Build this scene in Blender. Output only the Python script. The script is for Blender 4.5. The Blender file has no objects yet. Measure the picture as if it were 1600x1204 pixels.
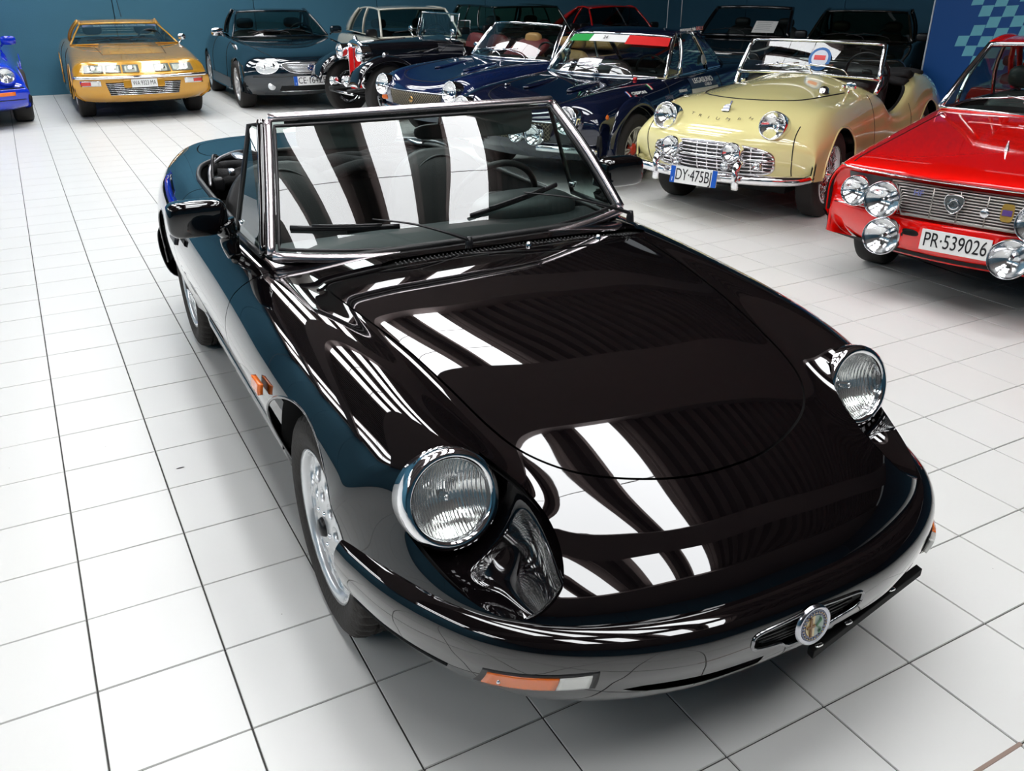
import bpy, math, random
import numpy as np
from mathutils import Vector, Matrix
from mathutils.bvhtree import BVHTree
random.seed(7)
SC = bpy.context.scene
COL = SC.collection
PI = math.pi
# ------------------------------------------------------------------ camera, light, exposure
CAM_R = ((0.8755509, -0.4831223, 0.0018297), (-0.2044099, -0.3738733, -0.9046742), (0.4377524, 0.7917143, -0.4261001))
cam_d = bpy.data.cameras.new('camera'); cam = bpy.data.objects.new('camera', cam_d); COL.objects.link(cam)
cam_d.sensor_width = 36.0; cam_d.lens = 1333.78 / 1600 * 36.0; cam_d.clip_start = 0.05; cam_d.clip_end = 200
cam.matrix_world = Matrix(((CAM_R[0][0], -CAM_R[1][0], -CAM_R[2][0], 0.128808),
                           (CAM_R[0][1], -CAM_R[1][1], -CAM_R[2][1], -2.192835),
                           (CAM_R[0][2], -CAM_R[1][2], -CAM_R[2][2], 1.593436), (0, 0, 0, 1)))
SC.camera = cam
SC.view_settings.view_transform = 'Standard'; SC.view_settings.look = 'None'
SC.view_settings.gamma = 1.0; SC.view_settings.use_curve_mapping = False
SC.view_settings.exposure = 0.0
world = bpy.data.worlds.new('world'); SC.world = world; world.use_nodes = True
world.node_tree.nodes['Background'].inputs[0].default_value = (0.8, 0.85, 0.9, 1)
world.node_tree.nodes['Background'].inputs[1].default_value = 0.25
ROOM = dict(x0=-7.0, x1=12.6, y0=-10.0, y1=13.55, z1=4.95)
SKY_POWER = 11.2     # emission strength of the roof lights

# ------------------------------------------------------------------ materials
MATS = {}
def mat(name, col=(.5, .5, .5), rough=.5, metal=0., coat=0., spec=.5, emit=None, estr=1., trans=0., ior=1.45, bump=None, var=0.):
    if name in MATS: return MATS[name]
    m = bpy.data.materials.new(name); m.use_nodes = True; nt = m.node_tree; b = nt.nodes['Principled BSDF']
    b.inputs['Base Color'].default_value = (*col, 1); b.inputs['Roughness'].default_value = rough
    b.inputs['Metallic'].default_value = metal; b.inputs['Coat Weight'].default_value = coat
    b.inputs['Coat Roughness'].default_value = .02
    b.inputs['Specular IOR Level'].default_value = spec; b.inputs['IOR'].default_value = ior
    b.inputs['Transmission Weight'].default_value = trans
    if emit:
        b.inputs['Emission Color'].default_value = (*emit, 1); b.inputs['Emission Strength'].default_value = estr
    if var or bump:
        tc = nt.nodes.new('ShaderNodeTexCoord'); n = nt.nodes.new('ShaderNodeTexNoise')
        n.inputs['Scale'].default_value = bump[0] if bump else 6; n.inputs['Detail'].default_value = 5
        nt.links.new(tc.outputs['Object'], n.inputs['Vector'])
        if var:
            mx = nt.nodes.new('ShaderNodeMix'); mx.data_type = 'RGBA'
            mx.inputs[6].default_value = tuple(max(0, c * (1 - var)) for c in col) + (1,)
            mx.inputs[7].default_value = tuple(min(1, c * (1 + var)) for c in col) + (1,)
            nt.links.new(n.outputs['Fac'], mx.inputs[0]); nt.links.new(mx.outputs[2], b.inputs['Base Color'])
        if bump:
            bp = nt.nodes.new('ShaderNodeBump'); bp.inputs['Strength'].default_value = bump[1]; bp.inputs['Distance'].default_value = .01
            nt.links.new(n.outputs['Fac'], bp.inputs['Height']); nt.links.new(bp.outputs[0], b.inputs['Normal'])
    MATS[name] = m; return m
def glassmat(name, tint=(.8, .9, .88), refl=1.0, rough=.0, haze=0.):
    """thin pane: see-through with a Fresnel mirror"""
    if name in MATS: return MATS[name]
    m = bpy.data.materials.new(name); m.use_nodes = True; nt = m.node_tree; nt.nodes.clear()
    out = nt.nodes.new('ShaderNodeOutputMaterial'); tr = nt.nodes.new('ShaderNodeBsdfTransparent'); gl = nt.nodes.new('ShaderNodeBsdfGlossy')
    mx = nt.nodes.new('ShaderNodeMixShader'); fr = nt.nodes.new('ShaderNodeFresnel'); mu = nt.nodes.new('ShaderNodeMath')
    mu.operation = 'MULTIPLY'; mu.inputs[1].default_value = refl; mu.use_clamp = True
    ge = nt.nodes.new('ShaderNodeNewGeometry'); mr = nt.nodes.new('ShaderNodeMapRange'); mr.inputs[3].default_value = 1.5; mr.inputs[4].default_value = 1 / 1.5
    nt.links.new(ge.outputs['Backfacing'], mr.inputs[0]); nt.links.new(mr.outputs[0], fr.inputs['IOR']); tr.inputs[0].default_value = (*tint, 1); gl.inputs['Roughness'].default_value = rough
    nt.links.new(fr.outputs[0], mu.inputs[0]); nt.links.new(mu.outputs[0], mx.inputs[0])
    src = tr.outputs[0]
    if haze:
        df = nt.nodes.new('ShaderNodeBsdfDiffuse'); df.inputs[0].default_value = (.75, .78, .78, 1)
        m2 = nt.nodes.new('ShaderNodeMixShader'); m2.inputs[0].default_value = haze
        nt.links.new(src, m2.inputs[1]); nt.links.new(df.outputs[0], m2.inputs[2]); src = m2.outputs[0]
    nt.links.new(src, mx.inputs[1]); nt.links.new(gl.outputs[0], mx.inputs[2]); nt.links.new(mx.outputs[0], out.inputs[0])
    MATS[name] = m; return m
def paint(name, col, rough=.04): return mat(name, col, rough=rough, coat=1., spec=.5)

# ------------------------------------------------------------------ objects
def tag(o, label=None, cat=None, group=None, kind=None):
    if label: o['label'] = label
    if cat: o['category'] = cat
    if group: o['group'] = group
    if kind: o['kind'] = kind
    return o
def empty(name, loc=(0, 0, 0), rz=0., label=None, cat=None, group=None):
    o = bpy.data.objects.new(name, None); COL.objects.link(o); o.location = loc; o.rotation_euler = (0, 0, rz)
    o.empty_display_size = .2
    return tag(o, label, cat, group)
def obj(name, VF, m, parent=None, smooth=True, label=None, thick=0., bevel=0., loc=None, rot=None, ang=None):
    V, F = VF
    me = bpy.data.meshes.new(name); me.from_pydata([tuple(map(float, v)) for v in V], [], [tuple(map(int, f)) for f in F])
    me.validate()
    if smooth: me.polygons.foreach_set('use_smooth', [True] * len(me.polygons))
    if ang is not None:
        try: me.set_sharp_from_angle(angle=math.radians(ang))
        except Exception: pass
    me.materials.append(m); me.update()
    o = bpy.data.objects.new(name, me); COL.objects.link(o)
    if parent: o.parent = parent
    if loc: o.location = loc
    if rot: o.rotation_euler = rot
    if thick:
        s = o.modifiers.new('solid', 'SOLIDIFY'); s.thickness = abs(thick); s.offset = -1 if thick > 0 else 1
    if bevel:
        b = o.modifiers.new('bevel', 'BEVEL'); b.width = bevel; b.segments = 2; b.limit_method = 'ANGLE'
    if label: o['label'] = label
    return o
def join(*vfs):
    V = []; F = []
    for v, f in vfs:
        k = len(V); V += [tuple(p) for p in v]; F += [tuple(i + k for i in q) for q in f]
    return V, F
def xf(VF, M=None, loc=(0, 0, 0), rot=None, scale=None):
    V = np.array([tuple(p) for p in VF[0]], float)
    if scale is not None: V = V * np.array(scale)
    if rot is not None:
        from mathutils import Euler
        V = V @ np.array(Euler(rot).to_matrix()).T
    if M is not None: V = V @ np.array(M)[:3, :3].T
    return V + np.array(loc), VF[1]
def mir(VF):
    V = np.array([tuple(p) for p in VF[0]], float); V[:, 0] *= -1
    return V, [tuple(reversed(f)) for f in VF[1]]
def both(VF): return join(VF, mir(VF))
def box(cx, cy, cz, sx, sy, sz):
    v = [(cx + a * sx / 2, cy + b * sy / 2, cz + c * sz / 2) for a in (-1, 1) for b in (-1, 1) for c in (-1, 1)]
    return v, [(0, 1, 3, 2), (4, 6, 7, 5), (0, 4, 5, 1), (2, 3, 7, 6), (0, 2, 6, 4), (1, 5, 7, 3)]
def rbox(cx, cy, cz, sx, sy, sz, e=4., n=20, m=10):
    """superellipsoid box with soft edges"""
    V = []; F = []
    sg = lambda c, p: math.copysign(abs(c) ** p, c)
    p = 2 / e
    for i in range(m + 1):
        a = -PI / 2 + PI * i / m
        for j in range(n):
            b = 2 * PI * j / n + PI / n
            V.append((cx + sx / 2 * sg(math.cos(a), p) * sg(math.cos(b), p), cy + sy / 2 * sg(math.cos(a), p) * sg(math.sin(b), p), cz + sz / 2 * sg(math.sin(a), p)))
    for i in range(m):
        for j in range(n):
            F.append((i * n + j, i * n + (j + 1) % n, (i + 1) * n + (j + 1) % n, (i + 1) * n + j))
    return V, F
def frame_from(d):
    d = Vector(d).normalized(); up = Vector((0, 0, 1)) if abs(d.z) < .95 else Vector((1, 0, 0))
    x = up.cross(d).normalized(); y = d.cross(x)
    return np.array([x, y, d]).T      # columns
def lathe(prof, axis=(0, 0, 1), loc=(0, 0, 0), n=32, closed=False):
    """prof: (r, h) pairs, revolved around axis"""
    V = []; F = []; k = len(prof)
    for i in range(n):
        a = 2 * PI * i / n
        for r, h in prof: V.append((r * math.cos(a), r * math.sin(a), h))
    for i in range(n):
        i2 = (i + 1) % n
        for j in range(k - 1 if not closed else k):
            j2 = (j + 1) % k
            F.append((i * k + j, i2 * k + j, i2 * k + j2, i * k + j2))
    V = np.array(V) @ frame_from(axis).T + np.array(loc)
    return V, F
def tube(pts, r, n=8, closed=False, flat=1., cap=True, twist=None):
    P = np.array(pts, float); k = len(P); R = np.broadcast_to(np.array(r, float), (k,))
    V = []; F = []
    ref = np.array([0, 0, 1.])
    for i in range(k):
        t = P[(i + 1) % k] - P[i - 1] if closed else P[min(i + 1, k - 1)] - P[max(i - 1, 0)]
        t = t / (np.linalg.norm(t) + 1e-9)
        rr = ref if abs(t @ ref) < .97 else np.array([1., 0, 0])
        x = np.cross(rr, t); x /= np.linalg.norm(x); y = np.cross(t, x)
        for j in range(n):
            a = 2 * PI * j / n
            V.append(P[i] + R[i] * (math.cos(a) * x + flat * math.sin(a) * y))
    for i in range(k if closed else k - 1):
        i2 = (i + 1) % k
        for j in range(n):
            F.append((i * n + j, i * n + (j + 1) % n, i2 * n + (j + 1) % n, i2 * n + j))
    if cap and not closed:
        F.append(tuple(range(n - 1, -1, -1))); F.append(tuple((k - 1) * n + j for j in range(n)))
    return V, F
def smoothline(pts, n=40, closed=False):
    P = np.array(pts, float)
    return spline_eval(P, n, closed)
def spline_eval(P, n, closed=False):
    k = len(P)
    if k == 2: return P[0] + (P[1] - P[0]) * np.linspace(0, 1, n)[:, None]
    if closed:
        Q = np.vstack([P[-1:], P, P[:2]]); us = np.linspace(0, k, n, endpoint=False)
    else:
        Q = np.vstack([2 * P[:1] - P[1:2], P, 2 * P[-1:] - P[-2:-1]]); us = np.linspace(0, k - 1, n)
    out = []
    for u in us:
        i = min(int(u), (k if closed else k - 1) - 1); t = u - i; a, b, c, d = Q[i], Q[i + 1], Q[i + 2], Q[i + 3]
        out.append(.5 * ((2 * b) + (c - a) * t + (2 * a - 5 * b + 4 * c - d) * t * t + (3 * b - a - 3 * c + d) * t ** 3))
    return np.array(out)
def grid(S, flip=False, closeu=False):
    """S: n x m x 3 array"""
    n, m = S.shape[:2]; F = []
    for i in range(n if closeu else n - 1):
        i2 = (i + 1) % n
        for j in range(m - 1):
            q = (i * m + j, i2 * m + j, i2 * m + j + 1, i * m + j + 1)
            F.append(q[::-1] if flip else q)
    return S.reshape(-1, 3), F
def poly(pts, d=None, depth=0.):
    """flat ngon; with depth an extruded plate along d"""
    P = [tuple(p) for p in pts]; n = len(P)
    if not depth: return P, [tuple(range(n))]
    Q = [tuple(np.array(p) + np.array(d) * depth) for p in P]
    return P + Q, [tuple(range(n - 1, -1, -1)), tuple(range(n, 2 * n))] + [(i, (i + 1) % n, n + (i + 1) % n, n + i) for i in range(n)]
# uniform cubic B-spline with a few fitting passes
def bmat(n, nu, sym0=False, knots=False):
    us = np.arange(n, dtype=float) if knots else np.linspace(0, n - 1, nu)
    B = np.zeros((len(us), n + 2))
    for r, u in enumerate(us):
        i = min(int(u), n - 2); t = u - i
        B[r, i:i + 4] = np.array([(1 - t) ** 3, 3 * t ** 3 - 6 * t * t + 4, -3 * t ** 3 + 3 * t * t + 3 * t + 1, t ** 3]) / 6
    return B
def bsurf(P, nu, nv, it=3):
    """P n x m x 3, column 0 is the symmetry line x=0"""
    P = np.array(P, float); n, m = P.shape[:2]
    def ext(C):
        a = 2 * C[:1] - C[1:2]; b = 2 * C[-1:] - C[-2:-1]; C = np.concatenate([a, C, b], 0)
        l = C[:, 1:2].copy(); l[..., 0] *= -1; r = 2 * C[:, -1:] - C[:, -2:-1]
        return np.concatenate([l, C, r], 1)
    Bu, Bv = bmat(n, n, knots=True), bmat(m, m, knots=True); C = P.copy()
    for _ in range(it):
        C = C + (P - np.einsum('ai,ijk,bj->abk', Bu, ext(C), Bv))
    return np.einsum('ai,ijk,bj->abk', bmat(n, nu), ext(C), bmat(m, nv))
def fullgrid(S):
    """mirror the half surface and weld at x = 0"""
    L = S[:, ::-1].copy(); L[..., 0] *= -1
    return np.concatenate([L[:, :-1], S], 1)
def clip(VF, g, keep_neg=True):
    """keep the part of the mesh where g < 0 (linear cut along edges)"""
    V, F = VF; V = np.asarray(V, float); G = np.asarray(g(V) if callable(g) else g, float)
    if not keep_neg: G = -G
    G = np.where(np.abs(G) < 1e-6, -1e-6, G)
    nV = list(map(tuple, V)); cache = {}; nF = []
    for f in F:
        s = [G[i] < 0 for i in f]
        if all(s): nF.append(f); continue
        if not any(s): continue
        q = []
        for a in range(len(f)):
            i, j = f[a], f[(a + 1) % len(f)]
            if G[i] < 0: q.append(i)
            if (G[i] < 0) != (G[j] < 0):
                k = (min(i, j), max(i, j))
                if k not in cache:
                    t = G[k[0]] / (G[k[0]] - G[k[1]]); cache[k] = len(nV)
                    nV.append(tuple(V[k[0]] + t * (V[k[1]] - V[k[0]])))
                q.append(cache[k])
        if len(q) > 2: nF.append(tuple(q))
    used = sorted({i for f in nF for i in f}); mp = {i: k for k, i in enumerate(used)}
    return [nV[i] for i in used], [tuple(mp[i] for i in f) for f in nF]
def sdpoly(P, poly_):
    """signed distance (negative inside) of 2-D points to a closed polygon"""
    P = np.asarray(P, float); Q = np.asarray(poly_, float); n = len(Q)
    d = np.full(len(P), 1e9); ins = np.zeros(len(P), bool)
    for i in range(n):
        a, b = Q[i], Q[(i + 1) % n]; e = b - a; w = P - a
        t = np.clip((w @ e) / (e @ e + 1e-12), 0, 1)
        d = np.minimum(d, np.linalg.norm(w - t[:, None] * e, axis=1))
        c = ((a[1] > P[:, 1]) != (b[1] > P[:, 1]))
        with np.errstate(divide='ignore', invalid='ignore'):
            xi = (b[0] - a[0]) * (P[:, 1] - a[1]) / (b[1] - a[1] + 1e-15) + a[0]
        ins ^= c & (P[:, 0] < xi)
    return np.where(ins, -d, d)
def offset_shell(V, F, d):
    V = np.array([tuple(v) for v in V], float); N = np.zeros_like(V)
    for f in F:
        a, b, c = V[f[0]], V[f[1]], V[f[2]]
        n = np.cross(b - a, c - a)
        if len(f) > 3: n = np.cross(V[f[2]] - V[f[0]], V[f[3]] - V[f[1]])
        for i in f: N[i] += n
    N /= (np.linalg.norm(N, axis=1, keepdims=True) + 1e-12)
    return V + N * d, F
class Proj:
    """ray casts on to a body skin"""
    def __init__(s, VF): s.t = BVHTree.FromPolygons([Vector(v) for v in VF[0]], [tuple(f) for f in VF[1]])
    def cast(s, o, d):
        h = s.t.ray_cast(Vector(o), Vector(d)); return (np.array(h[0]), np.array(h[1])) if h[0] is not None else (None, None)
    def top(s, x, y, off=0.):
        p = None
        for k in range(14):
            p, n = s.cast((x * (1 - .006 * k), y, 3), (0, 0, -1))
            if p is not None: break
        return None if p is None else p + off * n * (1 if n[2] > 0 else -1)
    def side(s, sx, y, z, off=0.):
        p, n = s.cast((3 * sx, y, z), (-sx, 0, 0))
        return None if p is None else p + off * n * (1 if n[0] * sx > 0 else -1)
    def front(s, x, z, off=0.):
        p, n = s.cast((x, -4, z), (0, 1, 0))
        return None if p is None else p + off * n * (1 if n[1] < 0 else -1)
def decal(pr, mode, pts2, off=.002, n=8, sx=1):
    """bilinear patch of 4 corner 2-D points laid on the skin"""
    a, b, c, d = [np.array(p, float) for p in pts2]; S = []
    for i in range(n + 1):
        r = []
        for j in range(n + 1):
            u, v = i / n, j / n; q = (a * (1 - u) + b * u) * (1 - v) + (d * (1 - u) + c * u) * v
            p = getattr(pr, mode)(*((sx, *q) if mode == 'side' else q), off)
            r.append(p if p is not None else (S[-1][j] if S else np.zeros(3)))
        S.append(r)
    return grid(np.array(S))
def line_on(pr, mode, pts2, r=.003, n=60, off=0., sx=1, closed=False, nn=6):
    L = smoothline([(*p, 0) for p in pts2], n, closed)[:, :2]; P = []
    for q in L:
        p = getattr(pr, mode)(*((sx, *q) if mode == 'side' else q), off)
        if p is not None: P.append(p)
    return tube(P, r, nn, closed=closed) if len(P) > 2 else ([], [])
def text_mesh(s, size, depth=.002, align='CENTER'):
    c = bpy.data.curves.new('txt', 'FONT'); c.body = s; c.size = size; c.extrude = depth / 2; c.align_x = align; c.align_y = 'CENTER'
    o = bpy.data.objects.new('txt', c); COL.objects.link(o)
    dg = bpy.context.evaluated_depsgraph_get(); me = bpy.data.meshes.new_from_object(o.evaluated_get(dg))
    V = [tuple(v.co) for v in me.vertices]; F = [tuple(p.vertices) for p in me.polygons]
    bpy.data.objects.remove(o); bpy.data.curves.remove(c); bpy.data.meshes.remove(me)
    return V, F
def place(VF, o, x, y):
    """map local x,y (z = normal) on to world axes x, y at origin o"""
    V = np.array([tuple(v) for v in VF[0]], float); x = np.array(x, float); y = np.array(y, float)
    x /= np.linalg.norm(x); y = y - (y @ x) * x; y /= np.linalg.norm(y); z = np.cross(x, y)
    return np.array(o) + V[:, :1] * x + V[:, 1:2] * y + V[:, 2:] * z, VF[1]

# common materials
CHROME = mat('chrome', (.86, .86, .88), .06, 1.)
ALU = mat('brushed_aluminium', (.75, .74, .76), .22, 1.)
SILVER = mat('silver_wheel_paint', (.78, .79, .80), .25, .55, coat=.4)
RUBBER = mat('black_rubber', (.022, .020, .019), .75, bump=(120, .25))
TREAD = mat('tyre_tread', (.035, .031, .028), .85, bump=(90, .4))
BLACK = mat('black_trim', (.008, .008, .009), .35)
DARK = mat('dark_void', (.003, .003, .003), .8)
LEATHER = mat('black_leather', (.02, .02, .02), .42, bump=(180, .15))
GLASS = glassmat('windscreen_glass', (.66, .78, .75), 1.9)
GLASSD = glassmat('tinted_glass', (.36, .47, .45), 1.4)
ORANGE = mat('orange_lens', (.85, .17, .015), .12, coat=.8)
REDLENS = mat('red_lens', (.6, .02, .01), .12, coat=.8)
WHITEP = mat('plate_white', (.78, .78, .76), .4)
BLUEP = mat('plate_blue', (.01, .09, .45), .35)
BLACKP = mat('plate_lettering', (.01, .01, .012), .4)
REFL = mat('lamp_reflector', (.92, .92, .93), .12, 1.)
# ------------------------------------------------------------------ the hall
TX, TY = 0.3093, 0.3093 * 0.97355
R_ = ROOM
def tile_mat():
    m = mat('floor_tile', (.80, .80, .78), .12, spec=.5); nt = m.node_tree; b = nt.nodes['Principled BSDF']
    tc = nt.nodes.new('ShaderNodeTexCoord'); ge = nt.nodes.new('ShaderNodeNewGeometry')
    n = nt.nodes.new('ShaderNodeTexNoise'); n.inputs['Scale'].default_value = 1.3; n.inputs['Detail'].default_value = 6
    oi = nt.nodes.new('ShaderNodeObjectInfo')
    r = nt.nodes.new('ShaderNodeValToRGB'); r.color_ramp.elements[0].position = .3; r.color_ramp.elements[1].position = .75
    r.color_ramp.elements[0].color = (.74, .74, .715, 1); r.color_ramp.elements[1].color = (.765, .765, .745, 1)
    nt.links.new(ge.outputs['Position'], n.inputs['Vector']); nt.links.new(n.outputs['Fac'], r.inputs[0])
    # fine specks of dirt
    v = nt.nodes.new('ShaderNodeTexVoronoi'); v.inputs['Scale'].default_value = 9; v.inputs['Randomness'].default_value = 1
    lt = nt.nodes.new('ShaderNodeMath'); lt.operation = 'LESS_THAN'; lt.inputs[1].default_value = .016
    mx = nt.nodes.new('ShaderNodeMix'); mx.data_type = 'RGBA'; mx.inputs[7].default_value = (.35, .33, .3, 1)
    nt.links.new(ge.outputs['Position'], v.inputs['Vector']); nt.links.new(v.outputs['Distance'], lt.inputs[0])
    nt.links.new(lt.outputs[0], mx.inputs[0]); nt.links.new(r.outputs[0], mx.inputs[6]); nt.links.new(mx.outputs[2], b.inputs['Base Color'])
    n2 = nt.nodes.new('ShaderNodeTexNoise'); n2.inputs['Scale'].default_value = 14; bp = nt.nodes.new('ShaderNodeBump')
    bp.inputs['Strength'].default_value = .0; bp.inputs['Distance'].default_value = .01
    rr = nt.nodes.new('ShaderNodeMapRange'); rr.inputs[3].default_value = .30; rr.inputs[4].default_value = .30
    nt.links.new(n.outputs['Fac'], rr.inputs[0]); nt.links.new(rr.outputs[0], b.inputs['Roughness'])
    nt.links.new(ge.outputs['Position'], n2.inputs['Vector']); nt.links.new(n2.outputs['Fac'], bp.inputs['Height']); nt.links.new(bp.outputs[0], b.inputs['Normal'])
    return m
TILE = tile_mat()
GROUT = mat('grout', (.05, .048, .045), .9, var=.3)
fl = obj('floor', box((R_['x0'] + R_['x1']) / 2, (R_['y0'] + R_['y1']) / 2, -.054, R_['x1'] - R_['x0'], R_['y1'] - R_['y0'], .1), GROUT, smooth=False)
tag(fl, kind='structure')
def tile_mesh(w, d):
    a, b, h, c = w / 2, d / 2, .004, .0012
    V = [(-a, -b, -h), (a, -b, -h), (a, b, -h), (-a, b, -h), (-a + c, -b + c, 0), (a - c, -b + c, 0), (a - c, b - c, 0), (-a + c, b - c, 0)]
    return V, [(4, 5, 6, 7), (0, 1, 5, 4), (1, 2, 6, 5), (2, 3, 7, 6), (3, 0, 4, 7)]
cells = []
camp = np.array([0.1288, -2.1928, 1.5934]); CR = np.array(CAM_R)
for i in range(int(R_['x0'] / TX) - 1, int(R_['x1'] / TX) + 1):
    for j in range(int(R_['y0'] / TY) - 1, int(R_['y1'] / TY) + 1):
        cx, cy = (i + .5) * TX, (j + .5) * TY
        if cx < R_['x0'] + .1 or cx > R_['x1'] - .1 or cy < R_['y0'] + .1 or cy > R_['y1'] - .1: continue
        q = CR @ (np.array([cx, cy, 0]) - camp); near = 1e9
        if q[2] > .3:
            u, v = 800 + 1333.8 * q[0] / q[2], 602 + 1333.8 * q[1] / q[2]
            if -90 < u < 1690 and -60 < v < 1300: near = q[2]
        # under the black convertible the tiles are out of sight
        if .72 < cx < 2.0 and -.6 < cy < 3.0: near += 50
        cells.append((near, i, j, cx, cy))
cells.sort()
tm = None; rest = ([], [])
rng = random.Random(3)
gap = .004
wx, wy = TX - gap, TY - gap
TV, TF = tile_mesh(wx, wy)
RV, RF = [], []
for k, (near, i, j, cx, cy) in enumerate(cells):
    if k < 300 and near < 40:
        if tm is None:
            o = obj('tile', (TV, TF), TILE, fl, smooth=False); tm = o.data
        else:
            o = bpy.data.objects.new('tile', tm); COL.objects.link(o); o.parent = fl
        o.location = (cx, cy, rng.uniform(-.0004, .0004)); o.rotation_euler = (rng.uniform(-.0008, .0008), rng.uniform(-.0008, .0008), 0)
    else:
        b = len(RV); dz = rng.uniform(-.0004, .0004); ax, ay = rng.uniform(-.0008, .0008), rng.uniform(-.0008, .0008)
        RV += [(x + cx, y + cy, z + dz + x * ax + y * ay) for x, y, z in TV]; RF += [tuple(q + b for q in f) for f in TF]
tag(obj('floor_tiles', (RV, RF), TILE, fl, smooth=False), kind='stuff')

# walls: blue felted panels with recessed joints
def wall_mat(name, c1, c2):
    m = mat(name, c1, .85, bump=(160, .3)); nt = m.node_tree; b = nt.nodes['Principled BSDF']
    n = nt.nodes.new('ShaderNodeTexNoise'); n.inputs['Scale'].default_value = 2.2; n.inputs['Detail'].default_value = 8; ge = nt.nodes.new('ShaderNodeNewGeometry')
    mx = nt.nodes.new('ShaderNodeMix'); mx.data_type = 'RGBA'; mx.inputs[6].default_value = (*c1, 1); mx.inputs[7].default_value = (*c2, 1)
    nt.links.new(ge.outputs['Position'], n.inputs['Vector']); nt.links.new(n.outputs['Fac'], mx.inputs[0]); nt.links.new(mx.outputs[2], b.inputs['Base Color'])
    return m
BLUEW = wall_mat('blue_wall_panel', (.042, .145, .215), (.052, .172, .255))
SHADEW = wall_mat('shaded_teal_wall', (.018, .075, .125), (.024, .095, .15))  # shade on the right wall, put into a darker copy of the panel colour
def panels(name, p0, p1, nrm, w, h, mt):
    p0 = np.array(p0, float); p1 = np.array(p1, float); L = np.linalg.norm(p1 - p0); d = (p1 - p0) / L; nrm = np.array(nrm, float)
    base = obj(name, poly([p0 - nrm * .03, p1 - nrm * .03, p1 - nrm * .03 + (0, 0, h), p0 - nrm * .03 + (0, 0, h)], -nrm, .12), DARK, smooth=False)
    tag(base, kind='structure')
    k = max(1, int(round(L / w))); me = None; w_ = L / k
    for i in range(k):
        if me is None:
            o = obj('panel', box(0, 0, h / 2, w_ - .012, .03, h), mt, base, smooth=False, bevel=.003); me = o
        else:
            o = me.copy(); COL.objects.link(o)
        c = p0 + d * (i + .5) * w_ - nrm * .015; o.location = c; o.rotation_euler = (0, 0, math.atan2(d[1], d[0]))
    return base
H = R_['z1']
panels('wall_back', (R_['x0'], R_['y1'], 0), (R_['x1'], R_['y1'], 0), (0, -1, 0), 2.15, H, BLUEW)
panels('wall_right', (R_['x1'], R_['y0'], 0), (R_['x1'], R_['y1'], 0), (-1, 0, 0), 2.35, H, SHADEW)
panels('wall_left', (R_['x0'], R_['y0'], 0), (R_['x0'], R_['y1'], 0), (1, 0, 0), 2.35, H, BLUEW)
panels('wall_front', (R_['x0'], R_['y0'], 0), (R_['x1'], R_['y0'], 0), (0, 1, 0), 2.45, H, BLUEW)

# ceiling of ribbed concrete planks with pairs of roof lights and cross beams
CEIL = mat('ceiling_plank', (.10, .075, .07), .8, var=.12)
BEAM = mat('ceiling_beam', (.16, .125, .12), .8, var=.1)
SKYM = mat('roof_and_fill_light', (.9, .9, .9), .5, emit=(.97, .985, 1.0), estr=SKY_POWER)
ce = obj('ceiling', box((R_['x0'] + R_['x1']) / 2, (R_['y0'] + R_['y1']) / 2, H + .35, R_['x1'] - R_['x0'], R_['y1'] - R_['y0'], .1), CEIL, smooth=False)
tag(ce, kind='structure')
STRIPS = []        # (x0, x1) of the roof lights and the added fill pair
for xb in (-6.3, -.25, 2.05):  # far-left pair is an added fill light to lift the ambient level
    STRIPS += [(xb, xb + .55), (xb + 1.08, xb + 1.58)]
BAYS = [(-3.9, -2.25), (-1.5, 1.0), (2.9, 5.9), (6.9, 9.6), (10.4, 12.9)]
x = R_['x0'] + .15; pm = None
for (a, b) in STRIPS:
    pass
def in_strip(x): return any(a - .1 < x < b + .1 for a, b in STRIPS)
while x < R_['x1']:
    if not in_strip(x):
        if pm is None:
            o = obj('ceiling_rib', join(box(0, 0, .0, .12, R_['y1'] - R_['y0'], .16), box(.0, 0, .1, .20, R_['y1'] - R_['y0'], .03)), CEIL, ce, smooth=False); pm = o
        else:
            o = pm.copy(); COL.objects.link(o)
        o.location = (x, (R_['y0'] + R_['y1']) / 2, H + .18)
    x += .235
cm = None
ys = [R_['y0']] + [v for b in BAYS for v in b] + [R_['y1']]
for i in range(0, len(ys), 2):
    a, b = ys[i], ys[i + 1]
    o = obj('ceiling_beam', box((R_['x0'] + R_['x1']) / 2, (a + b) / 2, H + .02, R_['x1'] - R_['x0'], max(.2, b - a), .26), BEAM, ce, smooth=False)
for (a, b) in STRIPS:
    for (c, d) in BAYS:
        fr = obj('roof_and_fill_light', box((a + b) / 2, (c + d) / 2, H + .10, b - a, d - c, .02), SKYM, ce, smooth=False)
        k = int((d - c) / .95)
        for t in range(1, k):
            obj('glazing_bar', box((a + b) / 2, c + (d - c) * t / k, H + .085, b - a, .015, .02), BEAM, fr, smooth=False)

obj('joint_strip', box(1.53, -5 * TY, -.001, .66, .009, .006), mat('brown_grout', (.30, .22, .18), .8), fl, smooth=False)
obj('floor_scuff', rbox(.37, .73, .0012, .030, .007, .001, 2), mat('scuff_black', (.02, .02, .02), .7), fl)
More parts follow.
